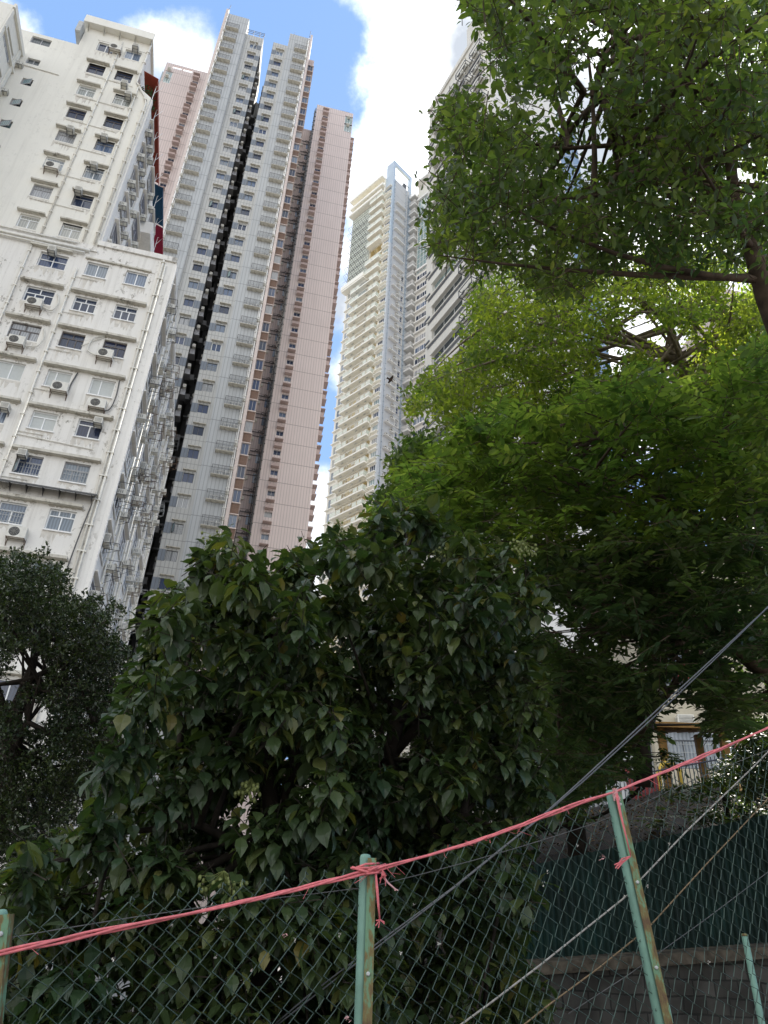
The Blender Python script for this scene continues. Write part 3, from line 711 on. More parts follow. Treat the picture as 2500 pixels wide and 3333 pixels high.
# ------------------------------------------------------------------ pink towers behind the grey one
def hood_mesh(k):
    if 'ph' not in _cache:
        b = MB(); b.box(0, .95, -.62, 0, 0, .1); b.box(0, .95, -.62, -.54, .1, .42); b.box(0, .08, -.54, 0, .1, .42); b.box(.87, .95, -.54, 0, .1, .42); _cache['phs'] = MB().box(-.04, .99, -.66, 0, 1.08, 1.18).mesh('hood_slab', M['pink_hood'], k)
        _cache['ph'] = b.mesh('air_conditioner_hood', M['pink_hood'], k)
    return _cache['ph']
P1 = Bld('residential_tower', 'pale pink tower with a column of small hooded windows, right of the grey tower', 'tower', (1151, 366), 75, .956, 12.3)
ztops = [123.95 - 2.93 * i for i in range(38)]
hp = [(-5.18, -4.30, t - 2.15, t - 1.42) for t in ztops]
w = MB(); w.mat(0).wall(-6.35, 0, -5, 125.3, hp + [(-1.35, -.03, 119.6, 124.2)], 0, .16)
w.face([(0, 0, -5), (0, 9, -5), (0, 9, 125.3), (0, 0, 125.3)]); w.face([(-6.35, 0, 125.3), (0, 0, 125.3), (0, 9, 125.3), (-6.35, 9, 125.3)]); w.face([(-6.35, 9, -5), (-6.35, 9, 125.3), (0, 9, 125.3), (0, 9, -5)])
w.face([(-6.35, 0, 60), (-6.35, 0, 125.3), (-6.35, 9, 125.3), (-6.35, 9, 60)])
P1.add(w, 'front_wall', M['pink_tile'])
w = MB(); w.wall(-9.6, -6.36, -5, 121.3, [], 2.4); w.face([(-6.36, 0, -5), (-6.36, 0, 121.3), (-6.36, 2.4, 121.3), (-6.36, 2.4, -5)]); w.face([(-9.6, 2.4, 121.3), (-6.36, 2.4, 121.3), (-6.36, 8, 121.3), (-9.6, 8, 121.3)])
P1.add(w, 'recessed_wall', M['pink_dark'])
pipes(P1, [(.09, [(-6.48, -.05, 124), (-6.48, -.05, -3)]), (.06, [(-6.62, .3, 124), (-6.62, .3, -3)]), (.07, [(-9.0, 2.2, 121), (-9.0, 2.2, -3)]), (.05, [(-6.8, 2.25, 121), (-6.8, 2.25, -3)])], 'steel')
w = MB(); w.box(0, .5, -.03, .05, 0, 1.35); slot = w.mesh('recessed_window', M['glass_mix'], P1.k)
w = MB(); w.tube([(-9.1, 2.2, 0), (-6.5, 2.2, 0)], .07, 5); w.tube([(-7.4, 2.15, 0), (-7.2, 2.1, .25), (-6.9, 2.15, .1)], .05, 5); w.box(-8.6, -6.5, 2.3, 2.42, -.55, -.48); w.tube([(-8.3, 2.15, 0), (-8.3, 2.15, -.5)], .05, 5); wp = w.mesh('waste_pipe', M['steel'], P1.k)
acs = ac_box_mesh(P1.k, .34, .36, .3)
for i, t in enumerate(ztops):
    window(P1, -5.18, t - 2.15, .88, .73, .1, mull=(.5,), frame='grey_frame', pane='glass_mix')
    h = P1.place(hood_mesh(P1.k), 'air_conditioner_hood', -5.22, 0, t - 1.18); P1.place(_cache['phs'], 'hood_slab', -5.22, 0, t - 1.18)
    if i % 3: put('air_conditioner', ac_box_mesh(P1.k, .5, .34, .42), h, (.22 * P1.k, -.03, .11 * P1.k))
    if i > 1: P1.place(slot, 'recessed_window', -7.15, 2.4, t - 2.2); P1.place(slot, 'recessed_window', -9.3, 2.4, t - 2.2); P1.place(wp, 'waste_pipe', 0, 0, t - .6); P1.place(acs, 'air_conditioner', -8.1, 2.4, t - 1.9)
b = MB(); b.box(-.1, .5, 0, 1.5, 0, .14); b.box(-.1, .34, 0, 1.5, .14, .75); edge2 = MB().box(-.1, .5, -.03, 1.53, 1.3, 1.45).mesh('hood_slab', M['pink_hood'], P1.k); edge = b.mesh('edge_hood', M['pink_hood'], P1.k)
for i in range(38): P1.place(edge, 'edge_hood', .1, .15, 117.2 - 2.93 * i); P1.place(edge2, 'hood_slab', .1, .15, 117.2 - 2.93 * i)
def bay(B, x, y, z, ww, hh):
    o = B.place(frame_mesh(ww, hh, (.33, .66), .8, 'white_frame', B.k), 'bay_window', x, y, z); put('pane', pane_mesh(ww, hh, 'glass_pale', B.k), o, (0, .03 * B.k, 0)); return o
for z in (119.8, 122.1): bay(P1, -1.33, .06, z, 1.28, 1.9)
for z in (121.75, 124.0): P1.place(ac_box_mesh(P1.k, .5, .34, .42), 'air_conditioner', -1.0, -.02, z - .6)
w = MB(); w.box(-2.1, -.6, .5, .6, 125.3, 126.1); w.box(-2.1, -.6, .5, 1.5, 126.1, 126.2); P1.add(w, 'roof_frame', M['steel'])
P2 = Bld('residential_tower', 'pale pink tower with roof slots, behind the white block and left of the grey tower', 'tower', (674, 235), 75, .956, 12.3)
z2 = [121.4 - 2.93 * i for i in range(20)]
hp = [(-1.75, -.85, t - 2.15, t - 1.42) for t in z2]
w = MB(); w.wall(-6.4, .9, 20, 123.2, hp + [(-5.3, -3.9, 122.0, 122.7), (-3.6, -2.2, 122.0, 122.7), (-6.1, -5.0, 117.6, 120.9)], 0, .16)
w.face([(.9, 0, 20), (.9, 9, 20), (.9, 9, 121.9), (.9, 0, 123.2)]); w.face([(-6.4, .5, 121.8), (.9, .5, 121.8), (.9, 9, 121.8), (-6.4, 9, 121.8)]); w.face([(-6.4, 9, 20), (-6.4, 9, 121.8), (.9, 9, 121.8), (.9, 9, 20)]); w.face([(-6.4, 0, 20), (-6.4, 0, 122), (-6.4, 9, 121.8), (-6.4, 9, 20)])
P2.add(w, 'front_wall', M['pink_tile'])
for i, t in enumerate(z2):
    window(P2, -1.75, t - 2.15, .9, .73, .1, mull=(.5,), frame='grey_frame', pane='glass_mix')
    h = P2.place(hood_mesh(P2.k), 'air_conditioner_hood', -1.8, 0, t - 1.18); P2.place(_cache['phs'], 'hood_slab', -1.8, 0, t - 1.18)
    if i % 4: put('air_conditioner', ac_box_mesh(P2.k, .5, .34, .42), h, (.22 * P2.k, -.03, .11 * P2.k))
for z in (117.7, 119.3): bay(P2, -6.08, .06, z, 1.06, 1.5)
for z in (119.0, 121.0): P2.place(ac_box_mesh(P2.k, .5, .34, .42), 'air_conditioner', -5.9, -.02, z)
w = MB(); w.box(-6.75, -6.4, .5, 2, 115, 121.2); P2.add(w, 'glazed_bay', M['glass_pale'])

# ------------------------------------------------------------------ ivory tower with balconies
V = Bld('apartment_tower', 'ivory balcony tower with an open blue grey frame at its top corner', 'tower', (1284, 527), 100, 1.05, -45)
PV = 2.80
fl = [95.5 - 2.80 * i for i in range(-8, 27)]           # slab levels of the balcony floors
w = MB()
hv = [(-1.75, -.45, z + .55, z + 1.95) for z in [95.5 - 2.8 * i for i in range(-18, 27)]] + [(-11.6, -10.2, z + .35, z + 2.1) for z in fl]
w.mat(0).wall(-12, 0, -5, 141.5, hv + [(-9.6, -2.15, z + .1, z + 2.45) for z in fl] + [(-5.9, -2.15, z + .1, z + 2.45) for z in [95.5 + 2.8 * i for i in range(9, 17)]], 0, .35)
w.face([(-12, 0, -5), (-12, 0, 141.5), (-12, 14, 141.5), (-12, 14, -5)])
V.add(w, 'front_wall', M['ivory'])
w = MB(); w.face([(-9.7, 1.4, -5), (-2.1, 1.4, -5), (-2.1, 1.4, 141), (-9.7, 1.4, 141)])
for x in (-9.62, -6.0, -4.1, -2.14): w.face([(x, .36, -5), (x, 1.39, -5), (x, 1.39, 140), (x, .36, 140)])
V.add(w, 'balcony_recess', M['ivory_deep'])
# right flank: light grey panel
hw = [(3.62, 4.42, z + .55, z + 2.05) for z in [95.5 - 2.8 * i for i in range(-7, 27)]]
w = MB(); w.mat(0).wall(.45, 5.1, -5, 145.2, hw, 0, .15, 'x'); w.face([(0, .45, 145.2), (0, 5.1, 145.2), (-2.2, 5.1, 145.2), (-2.2, .45, 145.2)])
V.add(w, 'flank_wall', M['pale_grey'])
w = MB(); w.box(-.42, .04, -.05, .45, -5, 124); w.box(-.5, .04, 5.1, 5.8, -5, 124); V.add(w, 'corner_column', M['column_grey'])
w = MB(); w.box(-.42, .04, -.05, .45, 124, 151.2); w.box(-.5, .04, 5.1, 5.8, 124, 151.2); w.box(-.42, .04, .45, 5.1, 149.9, 151.2)
w.box(-2.2, -.421, -.03, .45, 142.2, 151.15)
V.add(w, 'corner_frame', M['steel_blue'])
w = MB(); w.face([(-2.2, .1, 142), (-2.2, .1, 151.1), (-.42, .2, 151.1), (-.42, .2, 142)]); V.add(w, 'frame_back', M['steel_blue'])
pipes(V, [(.07, [(.1, .55, 145), (.1, .55, -3)]), (.07, [(.1, 4.75, 144), (.1, 4.75, -3)]), (.07, [(.1, 5.0, 144), (.1, 5.0, -3)]), (.06, [(.1, 4.1, 144.5), (.1, 4.1, 121)])], 'blue_pipe')
V.add(MB().tube([(-.3, .5, 147.2), (-.3, 5.1, 147.2)], .09, 5).box(-.6, -.1, 3.4, 4.2, 145.2, 146.8), 'roof_winch', M['steel'])
for z in [95.5 - 2.8 * i for i in range(-7, 27)]: window(V, .10 - .18, z + .55, .8, 1.5, 3.62, mull=(), tran=.55, frame='white_frame', pane='glass_mix', rz=math.pi / 2)
w = MB(); t = .07
w.box(.005, .16, 3.5, 3.6, .45, 2.15); w.box(.005, .16, 4.44, 4.54, .45, 2.15); w.box(.005, .16, 3.5, 4.54, 2.08, 2.18); w.box(.005, .16, 3.5, 4.54, .42, .52); wsur = w.mesh('window_surround', M['white_paint'], V.k)
w = MB(); w.box(.003, .62, .95, 3.0, 0, .14); ledge1 = w.mesh('air_conditioner_ledge', M['white_paint'], V.k)
w = MB(); w.box(.003, .62, .95, 3.8, 0, .14); ledge2 = w.mesh('air_conditioner_ledge', M['white_paint'], V.k)
w = MB(); w.box(.003, .5, 2.3, 3.2, 0, .12); ledge3 = w.mesh('air_conditioner_ledge', M['white_paint'], V.k)
spm = ac_split_mesh(V.k, .7, .55, .3)
for i, z in enumerate([95.5 - 2.8 * i for i in range(-15, 27)]):
    low = z < 117
    l = V.place(ledge1 if low else ledge2, 'air_conditioner_ledge', 0, 0, z - .2)
    for y in ((1.2, 2.05) if i % 3 else (1.3,)): put('air_conditioner', spm, l, (.05, y * V.k, .15 * V.k), math.pi / 2)
    if low:
        V.place(wsur, 'window_surround', 0, 0, z); l = V.place(ledge3, 'air_conditioner_ledge', 0, 0, z + 1.35); put('air_conditioner', spm, l, (.05, 2.4 * V.k, .13 * V.k), math.pi / 2)
# balconies
def balcony_mesh(x0, x1, d, n, panels):
    w = MB(); w.mat(0).box(x0, x1, -d, .02, -.16, .0)
    for (a, b, c, e) in ((x0 - .06, x1 + .06, -d - .07, -d), (x0 - .06, x0, -d, .02), (x1, x1 + .06, -d, .02)): w.box(a, b, c, e, -.2, .1)
    w.box(x0 - .04, x1 + .04, -d - .06, -d, .98, 1.05); w.box(x1 - .02, x1 + .04, -d, .02, .98, 1.05); w.box(x0 - .04, x0 + .02, -d, .02, .98, 1.05)
    for i in range(n + 1): x = x0 + (x1 - x0) * i / n; w.box(x - .016, x + .016, -d - .04, -d - .01, .1, .98)
    w.mat(1)
    for a, b in panels: w.box(x0 + (x1 - x0) * a + .02, x0 + (x1 - x0) * b - .02, -d - .032, -d - .018, .18, .92)
    w.box(x1 - .0, x1 + .02, -d + .02, 0, .18, .92)
    return w.mesh('balcony', [M['ivory_trim'], M['screen_pale']], V.k)
x1 = -2.1
balc = balcony_mesh(-9.65, -2.1, 1.0, 22, ((0, .18), (.2, .34), (.7, .84), (.86, 1.0)))
balc2 = balcony_mesh(-5.95, -2.1, .95, 12, ((0, .48), (.52, 1.0)))
w = MB(); w.box(-.0, 1.75, -.5, .01, 0, .12); w.box(0, .06, -.5, .01, -.3, 0); vcan = w.mesh('window_ledge', M['ivory_trim'], V.k)
w = MB(); w.box(-.2, 1.7, -.35, .01, 0, .2); vcan2 = w.mesh('window_ledge', M['ivory_trim'], V.k)
w = MB(); w.box(0, .5, -.15, 0, -.12, 0); lamp = w.mesh('soffit_lamp', M['blind'], V.k)
for i, z in enumerate([95.5 - 2.8 * i for i in range(-16, 27)]):
    if z < 117: b_ = V.place(balc, 'balcony', 0, 0, z)
    elif i not in (6, 9): b_ = V.place(balc2, 'balcony', 0, 0, z)
    window(V, -1.75, z + .55, 1.3, 1.4, .05, mull=(.3, .65), frame='white_frame', pane='glass_pale' if i % 2 else 'glass_mix')
    V.place(vcan, 'window_ledge', -1.95, 0, z + 2.1); V.place(vcan, 'window_ledge', -1.95, 0, z + .3)
    if z < 117:
        window(V, -11.6, z + .35, 1.4, 1.75, .05, mull=(.5,), frame='white_frame', pane='glass_curtain'); V.place(vcan2, 'window_ledge', -11.9, 0, z - .1)
        for x in (-8.4, -5.4, -3.6): put('soffit_lamp', lamp, b_, (x * V.k, -.5 * V.k, -.33 * V.k))
w = MB()
for i, z in enumerate([95.5 - 2.8 * i for i in range(-7, 27)]):
    for x in (-9.0, -6.7, -4.7, -3.1): w.box(x, x + .16, 1.0, 1.42, z, z + 2.5)
    w.box(-7.9, -6.0, 1.3, 1.38, z + .1, z + 2.3)
V.each(w, 'balcony_partition', M['ivory_trim'])
# glazed screen of tilted lattice frames on the upper left
V.add(MB().box(-12, -6.0, -.12, -.02, 118.6, 141), 'glass_screen', M['screen_pale'])
w = MB()
for i in range(13): x = -12 + .5 * i; w.box(x - .02, x + .02, -.2, -.12, 118.6, 141)
for i in range(28): z = 118.8 + .82 * i; w.box(-12, -6, -.19, -.12, z, z + .04)
V.add(w, 'screen_grid', M['gal'])
w = MB(); n = 8; fw_, fh_ = .98, 1.35
for (a, b2) in (((0, 0, 0), (fw_, 0, 0)), ((0, -.95, .95), (fw_, -.95, .95)), ((0, 0, 0), (0, -.95, .95)), ((fw_, 0, 0), (fw_, -.95, .95)), ((fw_ / 2, 0, 0), (fw_ / 2, -.95, .95))): w.tube([a, b2], .022, 4)
lat = w.mesh('lattice_frame', M['steel'], V.k)
for j in range(9):
    for i in range(6): V.place(lat, 'lattice_frame', -12.3 + i * 1.02, -.2, 119.2 + j * 2.15)
w = MB(); w.box(-12.3, -5.9, -1.3, .0, 117.2, 118.5); w.box(-12.4, -5.85, -1.4, -1.3, 117.6, 118.7); V.add(w, 'screen_ledge', M['ivory_trim'])
w = MB()
for z, p in ((141.4, 1.1), (143.9, .9), (146.3, 1.2)): w.box(-12.4, -2.21, -p, .2, z, z + .5); w.box(-12.5, -2.2, -p - .12, -p, z + .1, z + .75)
for i in range(6): x = -12 + i * 1.9; w.box(x, x + .25, -.3, .1, 141.9, 146.3)
V.add(w, 'terrace_cornice', M['ivory_trim'])
w = MB(); w.box(-12, -2.25, .8, 3, 141.5, 146.6); w.box(-12, -.5, 5.8, 12, 118, 145); V.add(w, 'penthouse', M['ivory_deep'])
# narrow glazed slot left of the mid balconies
w = MB(); w.box(-10.1, -6.0, -.06, -.01, 112.2, 117.2); V.add(w, 'glass_infill', M['glass_pale'])
# rear wing: small balconies and a glazed wall
w = MB(); w.mat(0).box(.05, 9, 7.0, 14, -5, 143.5); w.box(1.9, 9, 6.05, 6.99, -5, 146.5)
V.add(w, 'rear_wing', M['off_white'])
V.add(MB().box(-.5, .045, 5.81, 7.0, -5, 143), 'rear_column', M['pale_grey'])
w = MB(); w.box(.1, 1.75, 5.2, 7.0, -.22, 0); w.box(.1, 1.75, 5.12, 5.2, -.25, .15); w.box(.1, 1.75, 5.14, 5.2, .95, 1.05); w.box(1.69, 1.75, 5.2, 7, .95, 1.05); w.box(1.69, 1.76, 5.2, 7, -.25, .15)
for i in range(9): x = .1 + 1.6 * i / 8; w.box(x, x + .05, 5.14, 5.2, .15, .95)
for i in range(9): y = 5.2 + 1.7 * i / 8; w.box(1.70, 1.75, y, y + .05, .15, .95)
rb = w.mesh('balcony', M['white_paint'], V.k)
w = MB(); w.box(0, 2.9, 0, .05, 0, 1.6); gw = w.mesh('window_band', M['glass_mix'], V.k)
w = MB()
for x in (0, .75, 1.1, 1.5, 2.1, 2.85): w.box(x, x + .08, -.02, .0, 0, 1.6)
w.box(-.2, 3.2, -.4, 0, -.3, -.05); gws = w.mesh('frame', M['white_paint'], V.k)
w = MB(); w.box(.2, 1.7, 6.9, 6.98, .1, 2.2); bd = w.mesh('balcony_door', M['glass_grey'], V.k)
for i, z in enumerate([95.5 - 2.8 * i for i in range(-17, 20)]):
    V.place(rb, 'balcony', 0, 0, z); V.place(bd, 'balcony_door', 0, 0, z)
    if z < 117: g_ = V.place(gw, 'window_band', 2.2, 5.99, z + .5); put('frame', gws, g_)
w = MB(); w.box(2.1, 9, 5.98, 6.04, 118, 141); V.add(w, 'glass_curtain_wall', M['glass_pale'])
w = MB()
for i in range(9): x = 2.1 + .85 * i; w.box(x - .03, x + .03, 5.93, 5.98, 118, 141)
for z in [118 + 1.4 * i for i in range(17)]: w.box(2.1, 9, 5.94, 5.98, z, z + .06)
for z in (118.5, 126.2, 134.2, 141): w.box(1.95, 9, 5.6, 5.98, z, z + .45)
w.box(1.8, 9, 4.9, 6.04, 146.2, 146.8)
V.add(w, 'curtain_wall_frame', M['white_paint'])

# ------------------------------------------------------------------ broad white building with strip windows, right
Rb = Bld('apartment_building', 'broad white building with slate stripes, strip windows and leaf patterned end wall behind the trees', 'building', (1398, 346), 60, .92, -63)
rows = [53.45 + 3.62 * i for i in range(-14, 13)]
hR = [(1.35, 7.35, z, z + 1.6) for z in rows] + [(9.6, 10.6, z + .2, z + 1.4) for z in rows]
w = MB(); w.wall(0, 12.6, -5, 102.3, hR, 0, .4)
w.face([(0, 0, -5), (0, 0, 102.3), (0, 14, 102.3), (0, 14, -5)]); w.face([(0, 0, 102.3), (13.4, .8, 102.3), (13.4, 10.2, 102.3), (0, 14, 102.3)])
n = 5
for i in range(n):
    a0, a1 = math.pi / 2 * i / n, math.pi / 2 * (i + 1) / n
    p = lambda a: (12.6 + .8 * math.sin(a), .8 - .8 * math.cos(a))
    (xa, ya), (xb, yb) = p(a0), p(a1); w.face([(xa, ya, -5), (xb, yb, -5), (xb, yb, 102.3), (xa, ya, 102.3)])
w.box(8.4, 13, .8, 7, 102.3, 110)
Rb.add(w, 'front_wall', M['off_white'])
# end wall with painted drifting leaf marks
def mural():
    m, n, l, b = new_mat('leaf patterned wall')
    t = n.new('ShaderNodeTexCoord'); mp = n.new('ShaderNodeMapping'); mp.inputs['Scale'].default_value = (1.0, 1.0, 1.7); mp.inputs['Rotation'].default_value = (.5, 0, 0); l.new(t.outputs['Object'], mp.inputs['Vector'])
    v = n.new('ShaderNodeTexVoronoi'); v.inputs['Scale'].default_value = .95; v.inputs['Randomness'].default_value = .75; l.new(mp.outputs[0], v.inputs['Vector'])
    z = n.new('ShaderNodeTexNoise'); z.inputs['Scale'].default_value = 2.2; l.new(mp.outputs[0], z.inputs['Vector'])
    a = n.new('ShaderNodeMath'); a.operation = 'MULTIPLY_ADD'; l.new(z.outputs['Fac'], a.inputs[0]); a.inputs[1].default_value = .55; l.new(v.outputs['Distance'], a.inputs[2])
    g = n.new('ShaderNodeMath'); g.operation = 'LESS_THAN'; l.new(a.outputs[0], g.inputs[0]); g.inputs[1].default_value = .50
    c = n.new('ShaderNodeMixRGB'); l.new(g.outputs[0], c.inputs[0]); c.inputs[1].default_value = (.74, .72, .67, 1); c.inputs[2].default_value = (.22, .22, .22, 1)
    l.new(c.outputs[0], b.inputs['Base Color']); b.inputs['Roughness'].default_value = .8; return m
w = MB(); w.face([(13.4, .8, -5), (13.4, 10.2, -5), (13.4, 10.2, 102.3), (13.4, .8, 102.3)]); w.face([(13.4, 10.2, -5), (0, 14, -5), (0, 14, 102.3), (13.4, 10.2, 102.3)])
Rb.add(w, 'end_wall', mural())
w = MB()
for z in rows:
    w.box(.55, 12.6, -.05, -.003, z - .42, z - .30); w.box(.55, 12.6, -.05, -.003, z - .62, z - .55); w.box(-.05, .95, -.10, -.003, z + .35, z + .55); w.box(-.05, .9, -.08, -.003, z - .02, z + .05)
Rb.each(w, 'slate_stripe', M['slate_stripe'])
w = MB()
for z in rows:
    w.box(.5, 12.6, -.16, -.003, z - .28, z - .1); w.box(1.2, 7.5, -.1, -.003, z + 1.63, z + 1.75)
    w.box(13.403, 13.46, .9, 3.2, z - .5, z - .2)
Rb.each(w, 'moulding', M['off_white'])
for i, z in enumerate(rows):
    if z < 30: continue
    window(Rb, 1.35, z, 6.0, 1.6, .3, mull=(.333, .667), frame='white_frame', pane='glass_grey')
    window(Rb, 9.6, z + .2, 1.0, 1.2, .3, mull=(), frame='white_frame', pane='glass_grey')
# black racks with condensers
w = MB(); t = .06; Wd, Dp, Hh = 2.3, .8, .95
for x in (0, Wd - t): 
    w.box(x, x + t, -Dp, 0, 0, t); w.box(x, x + t, -Dp, -Dp + t, t, Hh); w.box(x, x + t, -Dp + t, 0, Hh - t, Hh)
for y in (-Dp - .003, -Dp * .5): w.box(0, Wd, y, y + t, .003, t + .003)
w.box(0, Wd, -Dp - .003, -Dp + t - .003, Hh - t, Hh + .004); w.box(0, Wd, -.06, -.01, 0, t)
rackR = w.mesh('steel_rack', M['black_steel'], Rb.k); spR = ac_split_mesh(Rb.k, .8, .7, .4)
for z in rows:
    if z < 40: continue
    for x, dz in ((7.9, .6), (11.0, .3)):
        if x < 8 and z > 66 and z < 82: continue
        r = Rb.place(rackR, 'steel_rack', x, -.06, z + dz - .5)
        for xx in (.2, 1.3): put('air_conditioner', spR, r, (xx * Rb.k, -.15 * Rb.k, .07 * Rb.k))
    if z > 76:
        r = Rb.place(rackR, 'steel_rack', 5.2, -.06, z - 1.0)
pipes(Rb, [(.08, [(9.0, -.1, 101), (9.0, -.1, 0)]), (.06, [(12.3, -.1, 101), (12.3, -.1, 0)]), (.05, [(12.55, -.1, 101), (12.55, -.1, 0)])], 'cream_pipe')
w = MB(); w.box(-.1, 12.6, -.2, -.003, 101.6, 102.5); w.box(2, 2.6, .3, .8, 102.3, 104.0); w.tube([(3.6, .3, 102.3), (3.6, .3, 104.4)], .05, 5); Rb.add(w, 'parapet', M['off_white'])

# ------------------------------------------------------------------ other buildings glimpsed through the leaves
T = Bld('glass_tower', 'blue glass tower glimpsed through a gap in the upper tree canopy', 'tower', (1822, 560), 85, 1.0, -8)
w = MB(); w.box(0, 3.6, 0, 6, -5, 132); T.add(w, 'glass_wall', M['glass_blue'])
w = MB()
for i in range(46): w.box(-.04, 3.64, -.06, -.003, i * 2.9, i * 2.9 + .12)
for x in (0, 1.2, 2.4, 3.54): w.box(x, x + .08, -.08, -.06, -5, 132)
T.add(w, 'mullion', M['steel_blue'])
Q = Bld('residential_tower', 'pale pink block with a round opening, far off behind the right tree trunk', 'tower', (2357, 938), 60, 1.0, 8)
hq = [(.9 + 2.6 * i, 2.2 + 2.6 * i, z, z + 1.4) for i in range(3) for z in (54, 50.8, 47.6, 44.4, 41.2, 38)]
w = MB(); w.wall(0, 9, -5, 58, hq, 0, .2); w.face([(0, 0, -5), (0, 0, 58), (0, 9, 58), (0, 9, -5)]); w.face([(0, 0, 58), (9, 0, 58), (9, 9, 58), (0, 9, 58)]); Q.add(w, 'front_wall', M['pink_tile'])
for h in hq: window(Q, h[0], h[2], 1.3, 1.4, .1, mull=(.5,), frame='white_frame', pane='glass_mix')
Y = Bld('low_rise_building', 'beige low building with barred windows seen under the lower right branches', 'building', (2100, 2400), 30, 1.0, -8)
hy = [(.7, 3.4, z, z + 1.5) for z in (6.4, 9.4, 12.4)]
w = MB(); w.wall(.3, 5.5, -4, 15, hy, 0, .2); w.face([(.3, 0, -4), (.3, 0, 15), (.3, 8, 15), (.3, 8, -4)]); Y.add(w, 'front_wall', M['beige'])
for h in hy: window(Y, .7, h[2], 2.7, 1.5, .1, mull=(.25, .5, .75), tran=.7, frame='dark_frame', pane='glass_curtain', grille=True)
ac_box(Y, 1.2, 7.9, -.02, mat='steel', w=.6, h=.4, d=.4)
w = MB(); w.box(-1.6, .29, .5, 6, -4, 9.6); Y.add(w, 'grey_annexe', M['grey_tile'])
w = MB(); w.box(0, .9, 0, .05, 0, .75); o = w.build('laundry', M['red_paint'], None); o.location = (Matrix.Translation(Y.root.location) @ Matrix.Rotation(math.radians(-8), 4, 'Z') @ Vector((1.3, -.25, 11.3)))
tag(o, 'red checked cloth hung to dry at the beige building window', 'laundry')
#BUILDINGS_END

# ------------------------------------------------------------------ foliage kit
def leaf_mat(name, cols, trans=.32, rough=.42, spec=.35, tcol=None):
    m, n, l, b = new_mat(name)
    g = n.new('ShaderNodeNewGeometry'); r = n.new('ShaderNodeValToRGB'); l.new(g.outputs['Random Per Island'], r.inputs[0])
    e = r.color_ramp.elements
    while len(e) < len(cols): e.new(.5)
    for i, (p, c) in enumerate(cols): e[i].position = p; e[i].color = tuple(c) + (1,)
    tc_ = n.new('ShaderNodeTexCoord'); pn = n.new('ShaderNodeTexNoise'); pn.inputs['Scale'].default_value = 1.1; pn.inputs['Detail'].default_value = 2; l.new(tc_.outputs['Object'], pn.inputs['Vector'])
    pr = n.new('ShaderNodeValToRGB'); l.new(pn.outputs['Fac'], pr.inputs[0]); pr.color_ramp.elements[0].position = .36; pr.color_ramp.elements[0].color = (.72, .82, .9, 1); pr.color_ramp.elements[1].position = .64; pr.color_ramp.elements[1].color = (1.35, 1.2, .95, 1)
    pm = n.new('ShaderNodeMixRGB'); pm.blend_type = 'MULTIPLY'; pm.inputs[0].default_value = 1; l.new(r.outputs[0], pm.inputs[1]); l.new(pr.outputs[0], pm.inputs[2]); r = pm
    l.new(r.outputs[0], b.inputs['Base Color']); b.inputs['Roughness'].default_value = rough; b.inputs['Specular IOR Level'].default_value = spec
    tr = n.new('ShaderNodeBsdfTranslucent'); h = n.new('ShaderNodeMixRGB'); h.blend_type = 'MULTIPLY'; h.inputs[0].default_value = 1; l.new(r.outputs[0], h.inputs[1]); h.inputs[2].default_value = tcol or (2.4, 2.6, .9, 1)
    l.new(h.outputs[0], tr.inputs['Color'])
    mx = n.new('ShaderNodeMixShader'); mx.inputs[0].default_value = trans; l.new(b.outputs[0], mx.inputs[1]); l.new(tr.outputs[0], mx.inputs[2])
    l.new(mx.outputs[0], n['Material Output'].inputs['Surface'])
    return m
LT_BIG = (np.array([(0, 0, 0), (.22, .19, .05), (.22, -.19, .05), (.3, 0, 0), (.55, .25, .03), (.55, -.25, .03), (.6, 0, -.03), (.82, .13, -.07), (.82, -.13, -.07), (1, 0, -.24)]),
          [(0, 3, 1), (0, 2, 3), (3, 4, 1), (3, 6, 4), (3, 2, 5), (3, 5, 6), (6, 7, 4), (6, 5, 8), (6, 9, 7), (6, 8, 9)])
LT_MED = (np.array([(0, 0, 0), (.35, .17, .04), (.35, -.17, .04), (.7, .17, .02), (.7, -.17, .02), (.5, 0, 0), (1, 0, -.07)]),
          [(0, 5, 1), (0, 2, 5), (5, 3, 1), (5, 2, 4), (5, 6, 3), (5, 4, 6)])
LT_FINE = (np.array([(0, 0, 0), (.5, .24, .05), (1, 0, -.05), (.5, -.24, .05)]), [(0, 2, 1), (0, 3, 2)])
def unit(a): return a / np.maximum(np.linalg.norm(a, axis=-1, keepdims=True), 1e-9)
def leaves_mesh(name, Pp, D, Nn, S, T, mat, wid=None):
    tv, tf = T; n = len(Pp)
    D = unit(D); B = unit(np.cross(Nn, D)); Nn = np.cross(D, B)
    wv = np.ones(n) if wid is None else wid
    v = Pp[:, None, :] + S[:, None, None] * (tv[None, :, 0:1] * D[:, None, :] + (tv[None, :, 1:2] * wv[:, None, None]) * B[:, None, :] + tv[None, :, 2:3] * Nn[:, None, :])
    f = (np.array(tf)[None] + (np.arange(n) * len(tv))[:, None, None]).reshape(-1, 3)
    v = v.reshape(-1, 3)
    me = bpy.data.meshes.new(name)
    me.vertices.add(len(v)); me.vertices.foreach_set('co', v.ravel().astype(np.float32))
    me.loops.add(len(f) * 3); me.loops.foreach_set('vertex_index', f.ravel().astype(np.int32))
    me.polygons.add(len(f)); me.polygons.foreach_set('loop_start', np.arange(0, len(f) * 3, 3, dtype=np.int32))
    me.update(calc_edges=True); me.polygons.foreach_set('use_smooth', np.full(len(f), T is not LT_BIG)); me.materials.append(mat)
    return me
def inpoly(poly, x, y):
    r = np.zeros(len(x), bool); n = len(poly)
    for i in range(n):
        x1, y1 = poly[i]; x2, y2 = poly[(i + 1) % n]
        c = ((y1 > y) != (y2 > y)) & (x < (x2 - x1) * (y - y1) / (y2 - y1 + 1e-12) + x1); r ^= c
    return r
IRM = RM.T
